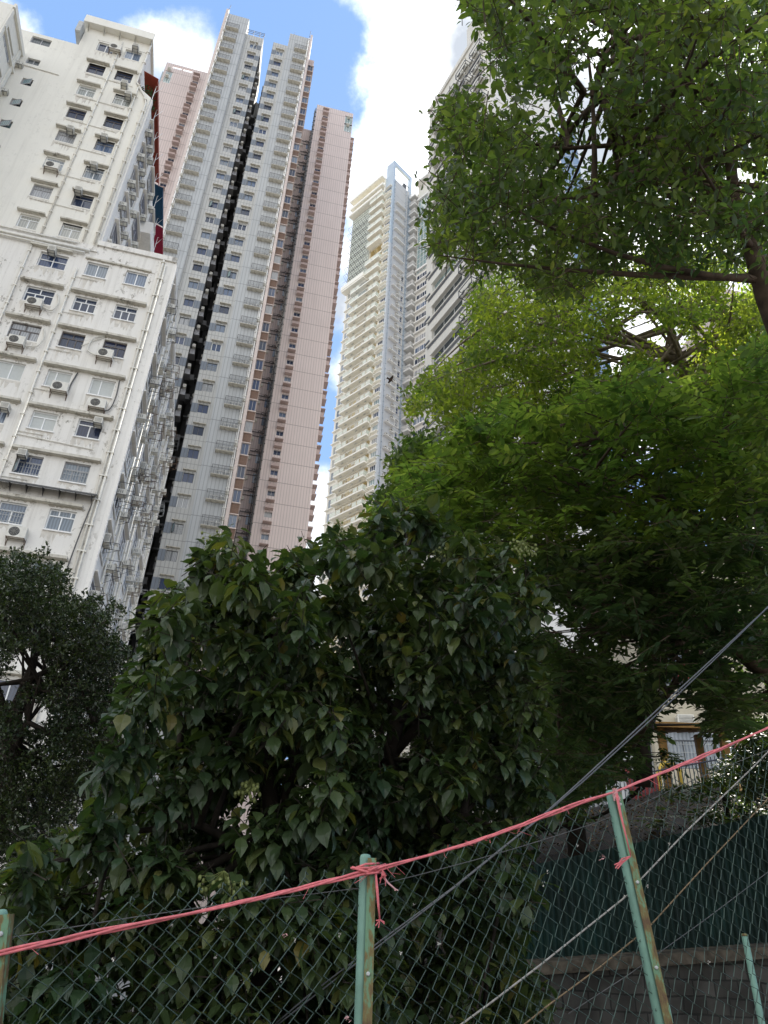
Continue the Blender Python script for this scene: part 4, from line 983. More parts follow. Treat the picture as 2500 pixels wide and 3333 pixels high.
def project(P):
    q = (P - np.array([0, 0, EYE])) @ IRM.T
    return CX + F * q[:, 0] / -q[:, 2], CY - F * q[:, 1] / -q[:, 2]
def rays(px, py):
    c = np.stack([px - CX, CY - py, np.full(len(px), -F)], 1); c /= np.linalg.norm(c, axis=1, keepdims=True); return c @ RM.T
def outline(pts): return [(x * 2500 / 1659, y * 2500 / 1659) for x, y in pts]
def crown_clumps(poly, s0, s1, n, spacing, holes=(), near_bias=1.0):
    """clump centres spread through the crown's volume"""
    xs, ys = [p[0] for p in poly], [p[1] for p in poly]; out = []
    tries = 0
    while len(out) < n and tries < 60:
        tries += 1
        px = rng.uniform(min(xs), max(xs), 400); py = rng.uniform(min(ys), max(ys), 400)
        ok = inpoly(poly, px, py)
        for (hx, hy, hr) in holes: ok &= (px - hx) ** 2 + (py - hy) ** 2 > hr * hr
        px, py = px[ok], py[ok]
        s = s0 + (s1 - s0) * rng.random(len(px)) ** near_bias
        for p in rays(px, py) * s[:, None] + np.array([0, 0, EYE]):
            if all(np.sum((p - q) ** 2) > spacing ** 2 for q in out):
                out.append(p)
                if len(out) >= n: break
    return np.array(out)
def foliage(clumps, poly, rad, twigs, style, lsize, holes=(), flat=.6, ymin=None, edge=0):
    """leaves on shoots in every clump; returns position, direction, normal, size arrays and the shoots"""
    Pp, Dd, Nn, Ss, sh = [], [], [], [], []
    K = len(clumps); cen = np.repeat(clumps, twigs, 0); n = len(cen)
    u = unit(rng.normal(size=(n, 3))); rr = rad * rng.random((n, 1)) ** .45 * rng.uniform(.7, 1.15, (K, 1)).repeat(twigs, 0)
    off = u * rr * np.array([1, 1, flat]); tp = cen + off
    x, y = project(tp); jx = rng.normal(scale=16, size=(2, n)); ok = inpoly(poly, x + jx[0], y + jx[1])
    for (hx, hy, hr) in holes: ok &= (x - hx) ** 2 + (y - hy) ** 2 > hr * hr
    if ymin is not None: ok &= ymin(tp)
    tp, u = tp[ok], u[ok]; n = len(tp)
    up = np.array([0, 0, 1.0])
    if style == 'spiral':
        ax = unit(u * np.array([1, 1, .5]) + np.array([0, 0, .55]) + rng.normal(scale=.3, size=(n, 3))); m = 8
        for k in range(m):
            phi = k * 2.4 + rng.uniform(0, .6, n)
            a = unit(np.cross(ax, up + rng.normal(scale=.05, size=(n, 3)))); b = np.cross(ax, a)
            rad_d = a * np.cos(phi)[:, None] + b * np.sin(phi)[:, None]
            d = unit(rad_d + ax * .25 + np.array([0, 0, -.68]) + rng.normal(scale=.15, size=(n, 3)))
            p = tp - ax * (.05 + .024 * k) * (lsize / .13) + rad_d * .03
            nn = unit(up + rad_d * .7 + rng.normal(scale=.14, size=(n, 3)))
            Pp.append(p); Dd.append(d); Nn.append(nn); Ss.append(lsize * rng.uniform(.5, 1.25, n) * (.75 + .25 * min(1, k / 3)))
        sh = np.stack([tp, tp - ax * .3 * lsize / .13], 1)
    elif style == 'pinnate':
        ax = unit(u * np.array([1, 1, .25]) + rng.normal(scale=.35, size=(n, 3)) * np.array([1, 1, .5]) + np.array([0, 0, .05])); m = 11
        nrm = unit(up + rng.normal(scale=.28, size=(n, 3))); side = unit(np.cross(nrm, ax))
        for k in range(m):
            sg = 1 if k % 2 else -1; t = (k // 2) / (m // 2)
            if k == m - 1: d = ax.copy()
            else: d = unit(ax * .75 + side * sg * 1.0 + rng.normal(scale=.16, size=(n, 3)))
            d = unit(d + np.array([0, 0, -.22]))
            p = tp + ax * (t - .5) * 2.2 * lsize + np.array([0, 0, -.25]) * (t ** 2) * lsize
            Pp.append(p); Dd.append(d); Nn.append(unit(nrm + rng.normal(scale=.25, size=(n, 3)))); Ss.append(lsize * rng.uniform(.6, 1.15, n))
        sh = np.stack([tp + ax * 1.1 * lsize, tp - ax * 2.0 * lsize], 1)
    elif style == 'rosette':
        ax = unit(u * np.array([1, 1, .6]) + rng.normal(scale=.4, size=(n, 3)) + np.array([0, 0, .1])); m = 9
        a = unit(np.cross(ax, up + rng.normal(scale=.1, size=(n, 3)))); b = np.cross(ax, a)
        for k in range(m):
            phi = k * 2.4 + rng.uniform(0, .5, n); rd = a * np.cos(phi)[:, None] + b * np.sin(phi)[:, None]
            d = unit(rd + ax * (.8 - .09 * k) + np.array([0, 0, -.2]) + rng.normal(scale=.18, size=(n, 3)))
            Pp.append(tp - ax * .035 * k * (lsize / .1) + rd * .012); Dd.append(d); Nn.append(unit(up * .6 + ax * .5 + rng.normal(scale=.3, size=(n, 3)))); Ss.append(lsize * rng.uniform(.6, 1.15, n))
        sh = np.stack([tp, tp - ax * .3], 1)
    else:
        ax = unit(u * np.array([1, 1, .7]) + rng.normal(scale=.5, size=(n, 3)) + np.array([0, 0, .2])); m = 12
        for k in range(m):
            d = unit(ax * .5 + rng.normal(size=(n, 3)) * .8)
            Pp.append(tp + ax * (k / m - .5) * lsize * 3.2); Dd.append(d); Nn.append(unit(up + rng.normal(scale=.55, size=(n, 3)))); Ss.append(lsize * rng.uniform(.6, 1.2, n))
        sh = np.stack([tp + ax * lsize * 1.6, tp - ax * lsize * 3], 1)
    return np.concatenate(Pp), np.concatenate(Dd), np.concatenate(Nn), np.concatenate(Ss), sh
def bez(a, b, c, n=6):
    return [tuple((1 - t) ** 2 * a + 2 * t * (1 - t) * b + t * t * c) for t in np.linspace(0, 1, n)]
def limbs(mb, path, radii, clumps, nb, r0=.03, sag=.12):
    """branches from the stem to a selection of clumps"""
    P = np.array(path); idx = rng.permutation(len(clumps))[:nb]
    seg = np.concatenate([P[i] + (P[i + 1] - P[i]) * np.linspace(0, 1, 8)[:, None] for i in range(len(P) - 1)])
    lo = seg[:, 2].min()
    for i in idx:
        c = clumps[i]; cand = seg[(seg[:, 2] < c[2] + .3)] if (seg[:, 2] < c[2] + .3).any() else seg
        j = np.argmin(np.sum((cand - c) ** 2, 1) + rng.random() * .5); a = cand[j]; L = np.linalg.norm(c - a)
        mid = (a + c) / 2 + np.array([0, 0, -sag * L * rng.uniform(-.5, 1)]) + rng.normal(scale=.06 * L, size=3)
        pts = bez(a, mid, c); rr = min(r0, .012 + .012 * L)
        mb.tube(pts, list(np.linspace(rr, .004, len(pts))), 5, False)
def tree(name, label, base, path, radii, bark, crown, lmat, T, limb_n=40, r0=.03, extra=(), group=None, shoots=True, sag=.12):
    root = thing(name, label, 'tree', tuple(base), 0, group); b = np.array(base)
    Pp, D, Nn, S, sh, clumps = crown
    me = leaves_mesh('crown', Pp - b, D, Nn, S, T, lmat, np.full(len(Pp), 1.22) if T is LT_BIG else None); put('crown', me, root)
    mb = MB(); rel = [tuple(np.array(p) - b) for p in path]; mb.tube(rel, radii, 9)
    for (pp, rr) in extra: mb.tube([tuple(np.array(p) - b) for p in pp], rr, 7)
    allp = [path] + [list(p) for p, _ in extra]
    for pp in allp: limbs(mb, [np.array(p) - b for p in pp], radii, clumps - b, max(4, limb_n // len(allp)), r0, sag)
    if shoots:
        for a, c in sh[rng.permutation(len(sh))[:2500]]: mb.tube([tuple(a - b), tuple(c - b)], [.0025, .004], 3, False)
    mb.build('trunk', bark, root)
    return root
def spt(px, py, S): return ray(px * 2500 / 1659, py * 2500 / 1659) * S + np.array([0, 0, EYE])
M['leaf_broad'] = leaf_mat('broad dark leaf', [(0, (.024, .044, .020)), (.45, (.037, .064, .026)), (.8, (.053, .082, .032)), (.97, (.09, .105, .035)), (1, (.13, .11, .03))], .22, .42, .45)
M['leaf_mid'] = leaf_mat('mid green leaf', [(0, (.040, .072, .019)), (.5, (.066, .113, .028)), (.9, (.09, .142, .037)), (1, (.13, .17, .05))], .5, .45, .4, (2.8, 2.75, 1.3, 1))
M['leaf_mid_shaded'] = leaf_mat('shaded mid green leaf', [(0, (.028, .052, .020)), (.5, (.046, .078, .029)), (.9, (.062, .10, .037)), (1, (.09, .12, .045))], .42, .42, .45, (2.2, 2.3, 1.2, 1))  # copy of the mid green leaf with shade put into its colour
M['leaf_upper'] = leaf_mat('upper canopy leaf', [(0, (.036, .062, .018)), (.5, (.057, .093, .026)), (.9, (.079, .12, .033)), (1, (.11, .145, .045))], .5, .42, .45, (2.7, 2.65, 1.3, 1))
M['leaf_thin'] = leaf_mat('thin yellow green leaf', [(0, (.060, .09, .022)), (.5, (.095, .138, .031)), (1, (.14, .18, .042))], .58, .5, .3, (3.2, 3.1, 1.3, 1))
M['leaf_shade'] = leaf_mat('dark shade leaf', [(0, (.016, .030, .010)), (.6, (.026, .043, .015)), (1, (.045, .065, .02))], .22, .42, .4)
M['leaf_fig'] = leaf_mat('small fig leaf', [(0, (.014, .026, .012)), (.6, (.026, .044, .017)), (1, (.05, .075, .025))], .15, .35, .45)
M['fruit'] = plain('green fruit', (.19, .22, .07), .5, .4, .2)
def behind_fence(p): return p[:, 1] > 3.35 + .437 * p[:, 0] + .25

# broad leaved tree, foreground
polyA = outline([(-60, 2420), (-60, 1900), (30, 1870), (80, 1835), (100, 1790), (180, 1740), (240, 1690), (232, 1600), (250, 1490), (285, 1420), (330, 1340), (345, 1270), (400, 1235), (440, 1215), (452, 1160), (480, 1140), (500, 1110), (540, 1115), (560, 1150), (600, 1165), (640, 1160), (652, 1200), (676, 1215), (690, 1300), (700, 1420), (760, 1500), (800, 1700), (840, 1900), (900, 2420)])
holesA = [(1290, 2110, 20), (1000, 1795, 38), (1035, 1850, 34), (890, 1740, 22), (1240, 2560, 26)]
cl = crown_clumps(polyA, 4.9, 7.4, 210, .36, near_bias=1.1)
cr = foliage(cl, polyA, .34, 17, 'spiral', .138, flat=.75, ymin=behind_fence)
baseA = (-.75, 6.0, -1.6)
tA = tree('broad_leaf_tree', 'dark broad leaved tree with green fruit clusters, hanging over the fence at left and centre', baseA, [baseA, spt(600, 1880, 6.1), spt(596, 1800, 6.1), spt(570, 1640, 6.2), spt(520, 1420, 6.4), spt(500, 1250, 6.6)], [.11, .085, .075, .055, .04, .02], M['bark_dark'], cr + (cl,), M['leaf_broad'], LT_BIG, 60, .035,
          extra=[([spt(596, 1800, 6.1), spt(640, 1640, 6.2), spt(600, 1400, 6.5), spt(560, 1230, 6.8)], [.05, .04, .025, .015]), ([spt(600, 1870, 6.1), spt(430, 1780, 5.8), spt(250, 1800, 5.6)], [.04, .03, .015])])
polyB = outline([(640, 2420), (660, 2000), (690, 1800), (660, 1500), (640, 1350), (660, 1240), (695, 1170), (720, 1135), (745, 1128), (765, 1180), (795, 1120), (815, 1085), (860, 1075), (890, 1090), (930, 1120), (1000, 1150), (1060, 1190), (1100, 1165), (1150, 1180), (1165, 1250), (1150, 1330), (1170, 1400), (1180, 1500), (1150, 1560), (1185, 1640), (1180, 1740), (1125, 1790), (1120, 1880), (1140, 2000), (1165, 2130), (1165, 2420)])
holesB = [(1000, 1795, 38), (1035, 1850, 34), (1140, 1740, 18), (1300, 2400, 60), (1345, 2380, 40), (1180, 2830, 38), (1290, 1910, 30), (1640, 2640, 50), (1255, 2840, 30)]
cl = crown_clumps(polyB, 5.6, 8.4, 210, .38, holesB, 1.0)
cr = foliage(cl, polyB, .36, 17, 'spiral', .138, holesB, .8, ymin=behind_fence)
baseB = (.55, 6.9, -1.6)
tB = tree('broad_leaf_tree', 'tall broad leaved tree in the centre whose top stands before the ivory tower', baseB, [baseB, spt(800, 1800, 7.0), spt(840, 1640, 7.0), spt(870, 1500, 7.2), spt(900, 1350, 7.4), spt(880, 1180, 7.6)], [.12, .1, .08, .06, .04, .02], M['bark_dark'], cr + (cl,), M['leaf_broad'], LT_BIG, 60, .035,
          extra=[([spt(840, 1640, 7.0), spt(980, 1480, 7.2), spt(1080, 1330, 7.4)], [.05, .035, .02]), ([spt(800, 1800, 7), spt(1000, 1760, 6.8), spt(1100, 1800, 6.6)], [.04, .03, .015])])
def fruit(root, px, py, S, n=36, r=.16):
    c = spt(px, py, S); b = np.array(root.location); fb = MB(); st = MB()
    for i in range(n):
        d = unit(rng.normal(size=3)) * r * rng.random() ** .4; d[2] = -abs(d[2]) * .9 + .02; p = c + d - b
        fb.tube([tuple(c - b + np.array([0, 0, .06])), tuple(c - b + d * .5 + np.array([0, 0, .02])), tuple(p + np.array([0, 0, .012]))], .0018, 3, False)
        q = [tuple(p + np.array([0, 0, z])) for z in (.016, .012, 0, -.010, -.014)]; fb.tube(q, [.003, .009, .0125, .009, .003], 6)
    fb.build('fruit_cluster', M['fruit'], root)
for (x, y, S) in ((543, 1368, 6.0), (480, 1905, 4.9), (540, 1700, 5.3), (350, 1400, 6.5), (470, 1165, 6.6), (290, 1560, 5.9)): fruit(tA, x, y, S)
for (x, y, S) in ((855, 1270, 6.6), (730, 1140, 7.2), (1130, 1180, 6.6), (960, 1200, 6.8), (840, 1430, 6.4)): fruit(tB, x, y, S)

# fig tree with fine leaves at the left
polyC = outline([(-70, 1250), (-10, 1205), (60, 1192), (100, 1205), (135, 1225), (150, 1250), (140, 1285), (180, 1300), (230, 1295), (262, 1330), (215, 1345), (240, 1370), (292, 1410), (270, 1440), (272, 1490), (255, 1560), (262, 1690), (200, 1750), (120, 1800), (90, 1850), (-70, 1900)])
holesC = [(90, 2170, 60), (30, 2240, 45), (115, 2330, 48), (60, 2430, 36)]
cl = crown_clumps(polyC, 10.8, 14.0, 240, .46, holesC)
cr = foliage(cl, polyC, .62, 48, 'fine', .062, holesC, .6)
bC = spt(10, 1800, 12); bC = (bC[0], bC[1], -1.6)
tree('fig_tree', 'dark fine leaved fig tree with crooked limbs in front of the white block', bC, [bC, spt(25, 1640, 12), spt(20, 1590, 12), spt(40, 1520, 12), spt(70, 1440, 12.2), spt(90, 1350, 12.4)], [.2, .15, .13, .09, .06, .03], M['bark_dark'], cr + (cl,), M['leaf_fig'], LT_FINE, 60, .05,
     extra=[([spt(22, 1640, 12), spt(60, 1560, 11.8), spt(110, 1585, 11.7), spt(200, 1560, 11.6)], [.08, .06, .045, .02]), ([spt(20, 1590, 12), spt(-10, 1480, 12), spt(60, 1470, 12), spt(140, 1430, 12), spt(220, 1390, 12)], [.1, .07, .05, .035, .015]), ([spt(40, 1520, 12), spt(110, 1480, 12), spt(190, 1480, 12.2)], [.05, .035, .015])])

# upper right canopy, close overhead
polyD = outline([(1000, -80), (998, 5), (1012, 45), (1040, 65), (1050, 115), (1078, 150), (1100, 165), (1112, 195), (1150, 190), (1175, 170), (1195, 215), (1230, 250), (1215, 290), (1130, 235), (1060, 225), (1010, 205), (960, 215), (938, 232), (955, 262), (975, 285), (925, 300), (932, 330), (960, 345), (925, 420), (930, 455), (920, 490), (925, 535), (945, 560), (975, 545), (1000, 515), (1025, 560), (1035, 590), (1075, 560), (1105, 565), (1150, 625), (1205, 640), (1260, 620), (1300, 585), (1340, 570), (1400, 600), (1450, 575), (1500, 600), (1560, 560), (1600, 560), (1720, 590), (1720, -80)])
holesD = [(1895, 205, 55), (1905, 330, 75), (1925, 480, 70), (1860, 520, 40), (1855, 600, 35), (1770, 640, 26), (2300, 800, 30), (2230, 700, 25), (2400, 560, 30), (2410, 780, 35), (1680, 330, 40), (2430, 60, 22), (1950, 120, 40)]
cl = crown_clumps(polyD, 5.6, 9.5, 235, .44, holesD)
cr = foliage(cl, polyD, .47, 18, 'rosette', .095, holesD, .55)
bD = (4.9, 4.5, -.2)
bD = (5.2, 5.6, 0)
tree('tall_tree', 'tall tree whose leafy canopy fills the upper right, brown trunk at the right edge', bD, [bD, spt(1720, 800, 6.6), spt(1655, 640, 6.9), spt(1620, 520, 7.1), spt(1585, 430, 7.3), spt(1570, 250, 7.8), spt(1575, 80, 8.2)], [.17, .105, .085, .068, .05, .035, .02], M['bark'], cr + (cl,), M['leaf_upper'], LT_MED, 70, .035, sag=.05,
     extra=[([spt(1600, 450, 7.2), spt(1500, 400, 7.2), spt(1420, 395, 7.2), spt(1300, 425, 7.2), spt(1180, 430, 7.0), spt(1090, 395, 7.0)], [.042, .03, .024, .018, .012, .007]), ([spt(1575, 350, 7.5), spt(1500, 280, 7.6), spt(1380, 310, 7.5), spt(1230, 320, 7.4), spt(1160, 318, 7.3)], [.034, .028, .023, .018, .01]),
            ([spt(1570, 260, 7.8), spt(1450, 160, 8), spt(1330, 140, 8), spt(1250, 90, 8), spt(1180, 60, 7.9)], [.034, .025, .02, .014, .008]), ([spt(1640, 600, 7), spt(1700, 500, 7.2), spt(1730, 380, 7.4)], [.05, .04, .03]), ([spt(1400, 395, 7.2), spt(1310, 250, 7.4), spt(1290, 150, 7.6), spt(1320, 90, 7.8)], [.02, .016, .012, .006]), ([spt(1330, 380, 7.2), spt(1360, 230, 7.4), spt(1260, 200, 7.4)], [.018, .012, .006])])

# thin leaved tree behind, light through its crown
polyE = outline([(1010, 640), (1060, 600), (1090, 570), (1150, 570), (1260, 590), (1400, 540), (1500, 530), (1560, 560), (1720, 570), (1720, 900), (1500, 920), (1350, 930), (1150, 950), (1030, 940), (930, 905), (885, 885), (872, 850), (905, 815), (955, 800), (960, 775), (1010, 745), (985, 720), (1020, 690)])
holesE = [(2390, 930, 40), (2080, 1080, 60), (2200, 1130, 60), (1990, 1150, 45), (2150, 1230, 45), (2300, 1080, 40), (1900, 1010, 25)]
cl = crown_clumps(polyE, 11.5, 16, 230, .62, holesE)
cr = foliage(cl, polyE, .74, 25, 'rosette', .12, holesE, .55)
bE = spt(1800, 1500, 14); bE = (bE[0], bE[1], 3.0)
tree('slender_tree', 'thin leaved light green tree with bare pale branches in the gap below the upper canopy', bE, [bE, spt(1740, 1050, 14), spt(1580, 910, 14), spt(1520, 870, 14), spt(1490, 825, 14), spt(1465, 770, 14), spt(1440, 690, 14.2), spt(1370, 640, 14.4), spt(1330, 580, 14.6)], [.22, .18, .15, .13, .11, .09, .07, .05, .03], M['bark_pale'], cr + (cl,), M['leaf_thin'], LT_MED, 60, .045, sag=.1,
     extra=[([spt(1475, 790, 14), spt(1400, 750, 13.8), spt(1300, 725, 13.6), spt(1220, 700, 13.4), spt(1130, 660, 13.2)], [.07, .055, .045, .03, .015]), ([spt(1490, 820, 14), spt(1400, 790, 14), spt(1280, 760, 13.5), spt(1200, 740, 13.2)], [.05, .04, .025, .012]), ([spt(1470, 770, 14), spt(1560, 720, 14.4), spt(1540, 640, 14.6), spt(1545, 560, 15)], [.07, .06, .05, .03]),
            ([spt(1545, 650, 14.6), spt(1480, 610, 14.8), spt(1440, 570, 15)], [.04, .03, .015]), ([spt(1450, 700, 14.2), spt(1540, 690, 14), spt(1659, 690, 13.6)], [.04, .035, .025]), ([spt(1380, 650, 14.4), spt(1480, 790, 14), spt(1560, 760, 13.6)], [.025, .03, .02]), ([spt(1659, 940, 13), spt(1590, 905, 13), spt(1540, 880, 13.2)], [.09, .06, .02])])

# broad bright tree in the middle right
polyF = outline([(790, 1130), (830, 1090), (870, 1050), (850, 1010), (905, 990), (945, 960), (960, 930), (1000, 920), (1050, 890), (1080, 865), (1120, 850), (1150, 890), (1200, 860), (1235, 800), (1275, 830), (1310, 850), (1350, 800), (1400, 790), (1440, 835), (1500, 840), (1545, 790), (1600, 760), (1650, 720), (1720, 700), (1720, 1120), (1620, 1100), (1560, 1180), (1480, 1130), (1420, 1220), (1330, 1160), (1260, 1230), (1190, 1170), (1120, 1210), (1000, 1160), (880, 1120)])
holesF = [(2050, 1570, 16), (2270, 1880, 18), (1930, 1420, 14)]
cl = crown_clumps(polyF, 8.4, 12.5, 190, .5, holesF)
cr = foliage(cl, polyF, .60, 16, 'pinnate', .145, holesF, .42)
bF = spt(1800, 1650, 11.2); bF = (bF[0], bF[1], 1.0)
tree('spreading_tree', 'large spreading bright green tree in the middle right, leafy sprays in flat tiers', bF, [bF, spt(1740, 1300, 11), spt(1600, 1180, 10.8), spt(1480, 1130, 10.4), spt(1340, 1080, 10), spt(1200, 1030, 9.8), spt(1100, 1000, 9.6)], [.2, .14, .1, .075, .055, .035, .012], M['bark'], cr + (cl,), M['leaf_mid'], LT_MED, 60, .035, sag=.05,
     extra=[([spt(1600, 1180, 10.8), spt(1560, 1050, 10.8), spt(1590, 900, 11)], [.06, .045, .015]), ([spt(1480, 1130, 10.4), spt(1340, 980, 10), spt(1250, 900, 9.8)], [.05, .035, .012])])
# lower part of it as its own tree, shade put into the leaf colour
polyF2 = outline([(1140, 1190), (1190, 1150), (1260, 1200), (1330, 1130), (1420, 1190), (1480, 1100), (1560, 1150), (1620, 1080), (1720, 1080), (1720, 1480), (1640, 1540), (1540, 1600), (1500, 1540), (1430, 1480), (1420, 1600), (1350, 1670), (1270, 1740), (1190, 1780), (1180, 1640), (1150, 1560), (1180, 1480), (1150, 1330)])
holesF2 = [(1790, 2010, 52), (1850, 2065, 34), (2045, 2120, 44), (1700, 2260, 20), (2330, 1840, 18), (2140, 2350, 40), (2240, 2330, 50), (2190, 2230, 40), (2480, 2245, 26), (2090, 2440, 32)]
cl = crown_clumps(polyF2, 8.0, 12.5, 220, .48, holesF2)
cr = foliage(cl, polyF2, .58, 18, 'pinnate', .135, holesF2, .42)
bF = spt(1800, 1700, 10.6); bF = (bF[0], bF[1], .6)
tree('low_branching_tree', 'tree with leaves darkened for shade and one long level limb, under the bright spreading tree', bF, [bF, spt(1720, 1500, 10.7), spt(1540, 1360, 10.5), spt(1460, 1325, 10.2), spt(1380, 1310, 10), spt(1290, 1305, 9.8), spt(1190, 1280, 9.6)], [.22, .16, .115, .09, .07, .05, .02], M['bark'], cr + (cl,), M['leaf_mid_shaded'], LT_MED, 60, .035, sag=.06,
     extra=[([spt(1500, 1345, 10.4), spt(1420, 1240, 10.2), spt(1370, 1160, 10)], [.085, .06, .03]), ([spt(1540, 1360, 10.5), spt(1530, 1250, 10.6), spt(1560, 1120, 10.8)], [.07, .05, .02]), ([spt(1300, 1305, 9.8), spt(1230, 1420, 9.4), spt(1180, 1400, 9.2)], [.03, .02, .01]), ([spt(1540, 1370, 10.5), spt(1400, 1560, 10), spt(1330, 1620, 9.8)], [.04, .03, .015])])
# dense dark tree standing behind
polyG = outline([(805, 1125), (818, 1070), (855, 1040), (850, 1000), (870, 965), (900, 945), (935, 955), (960, 990), (1000, 1010), (1000, 1200), (820, 1180)])
cl = crown_clumps(polyG, 14, 17, 60, .6); cr = foliage(cl, polyG, .7, 40, 'fine', .15, (), .8)
bG = spt(900, 1900, 15.5); bG = (bG[0], bG[1], -1.5)
tree('dense_tree', 'small dense dark green tree rising behind the centre trees beside the ivory tower', bG, [bG, spt(905, 1500, 15.5), spt(900, 1200, 15.5), spt(900, 1000, 15.5)], [.2, .15, .1, .04], M['bark_dark'], cr + (cl,), M['leaf_upper'], LT_FINE, 20, .04, shoots=False)
# understorey beyond, lower right
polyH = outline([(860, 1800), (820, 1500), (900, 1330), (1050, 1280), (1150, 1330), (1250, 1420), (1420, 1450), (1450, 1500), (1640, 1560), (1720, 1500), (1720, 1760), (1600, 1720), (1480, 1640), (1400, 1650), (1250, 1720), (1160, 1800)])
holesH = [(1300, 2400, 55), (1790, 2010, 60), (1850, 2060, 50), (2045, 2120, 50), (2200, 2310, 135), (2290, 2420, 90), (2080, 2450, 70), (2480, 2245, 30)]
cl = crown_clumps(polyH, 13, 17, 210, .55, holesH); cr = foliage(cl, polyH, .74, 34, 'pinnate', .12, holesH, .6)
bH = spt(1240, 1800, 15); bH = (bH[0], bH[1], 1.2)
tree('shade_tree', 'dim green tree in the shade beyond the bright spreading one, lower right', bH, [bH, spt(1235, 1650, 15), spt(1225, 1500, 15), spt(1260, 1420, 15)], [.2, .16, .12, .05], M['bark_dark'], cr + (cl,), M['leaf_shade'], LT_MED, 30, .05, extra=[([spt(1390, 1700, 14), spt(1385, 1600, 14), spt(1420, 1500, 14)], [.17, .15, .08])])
polyS = outline([(1390, 1900), (1400, 1780), (1430, 1690), (1500, 1700), (1560, 1660), (1600, 1600), (1720, 1580), (1720, 1900)])
cl = crown_clumps(polyS, 14.5, 18, 34, .5); cr = foliage(cl, polyS, .5, 16, 'pinnate', .14, [(2200, 2480, 70)], .6)
bS = spt(1560, 1720, 16.5); tree('shrub', 'low dark shrub on the bank behind the leaning post', (bS[0], bS[1], 3.2), [(bS[0], bS[1], 3.2), spt(1560, 1690, 16.5), spt(1570, 1650, 16.5)], [.06, .05, .02], M['bark_dark'], cr + (cl,), M['leaf_broad'], LT_MED, 14, .02)
#TREES_END

# ------------------------------------------------------------------ ground, hillside
def soil(name, c0, c1, c2, sc=3.0):
    m, n, l, b = new_mat(name); t = n.new('ShaderNodeTexCoord'); z = n.new('ShaderNodeTexNoise'); z.inputs['Scale'].default_value = sc; z.inputs['Detail'].default_value = 9; z.inputs['Roughness'].default_value = .7
    l.new(t.outputs['Object'], z.inputs['Vector']); r = n.new('ShaderNodeValToRGB'); l.new(z.outputs['Fac'], r.inputs[0]); e = r.color_ramp.elements
    e.new(.5); e[0].position = .35; e[2].position = .68
    for q, c in zip(e, (c0, c1, c2)): q.color = tuple(c) + (1,)
    l.new(r.outputs[0], b.inputs['Base Color']); b.inputs['Roughness'].default_value = .95
    bp = n.new('ShaderNodeBump'); bp.inputs['Strength'].default_value = .7; bp.inputs['Distance'].default_value = .05; l.new(z.outputs['Fac'], bp.inputs['Height']); l.new(bp.outputs[0], b.inputs['Normal']); return m
M['ground'] = soil('street and earth', (.10, .095, .085), (.14, .13, .12), (.19, .18, .165), 2.2)
M['hill'] = soil('leaf littered earth', (.008, .007, .005), (.016, .012, .008), (.035, .024, .014), 4.0)
def hz(x, y): return 1.70 + .24 * (np.clip(x, 0, 40) - 2) + np.clip(y - 12.3, 0, 6.9) * .36 + np.clip(y - 19.2, 0, 30) * .02
gx = np.unique(np.concatenate([np.linspace(-12, 12, 49), np.geomspace(12, 3000, 14), -np.geomspace(12, 3000, 14)])); gy = np.unique(np.concatenate([np.linspace(-6, 12, 37), np.geomspace(12, 3000, 14), -np.geomspace(6, 3000, 14)]))
g = MB()
def gz(x, y):
    t = min(1, max(0, (y - (3.0 + .437 * max(-9, min(9, x))) - .25) / 1.2)); t = t * t * (3 - 2 * t)
    return (1 - t) * .27 * max(-9, min(9, x)) - 1.7 * t
for y in gy:
    for x in gx: g.v.append((x, y, gz(x, y)))
nx = len(gx)
for j in range(len(gy) - 1):
    for i in range(nx - 1): g.f.append((j * nx + i, j * nx + i + 1, (j + 1) * nx + i + 1, (j + 1) * nx + i)); g.mi.append(0); g.smooth.append(True)
tag(g.build('ground', M['ground']), kind='structure')
h = MB(); hx = np.linspace(1.3, 45, 90); hy = np.linspace(12.25, 48, 70)
hv_ = rng.normal(scale=.05, size=(len(hy), len(hx)))
for j, y in enumerate(hy):
    for i, x in enumerate(hx): h.v.append((x, y + (.0877 * (x - 2) if x < 12 else .877), float(hz(x, y)) + hv_[j, i] * (j > 0)))
for j in range(len(hy) - 1):
    for i in range(len(hx) - 1): a = j * len(hx) + i; h.f.append((a, a + 1, a + 1 + len(hx), a + len(hx))); h.mi.append(0); h.smooth.append(True)
for j in range(len(hy) - 1):
    a, b = h.v[j * len(hx)], h.v[(j + 1) * len(hx)]; h.face([a, b, (b[0], b[1], -1.8), (a[0], a[1], -1.8)])
tag(h.build('hillside', M['hill']), kind='structure')
# litter of fallen leaves on the hillside
n = 5000; lx = rng.uniform(1.5, 14, n); ly = rng.uniform(12.4, 19, n)
lp = np.stack([lx, ly + .0877 * (np.minimum(lx, 12) - 2), np.array([float(hz(a, b)) for a, b in zip(lx, ly)]) + .05], 1)
M['litter'] = leaf_mat('fallen leaf', [(0, (.05, .03, .015)), (.6, (.10, .06, .03)), (1, (.18, .12, .06))], .05, .8, .2)
tag(put('leaf_litter', leaves_mesh('leaf_litter', lp, rng.normal(size=(n, 3)) * np.array([1, 1, .3]), np.array([[0, 0, 1.]]) + rng.normal(scale=.3, size=(n, 3)), rng.uniform(.06, .13, n), LT_FINE, M['litter'])), kind='stuff')

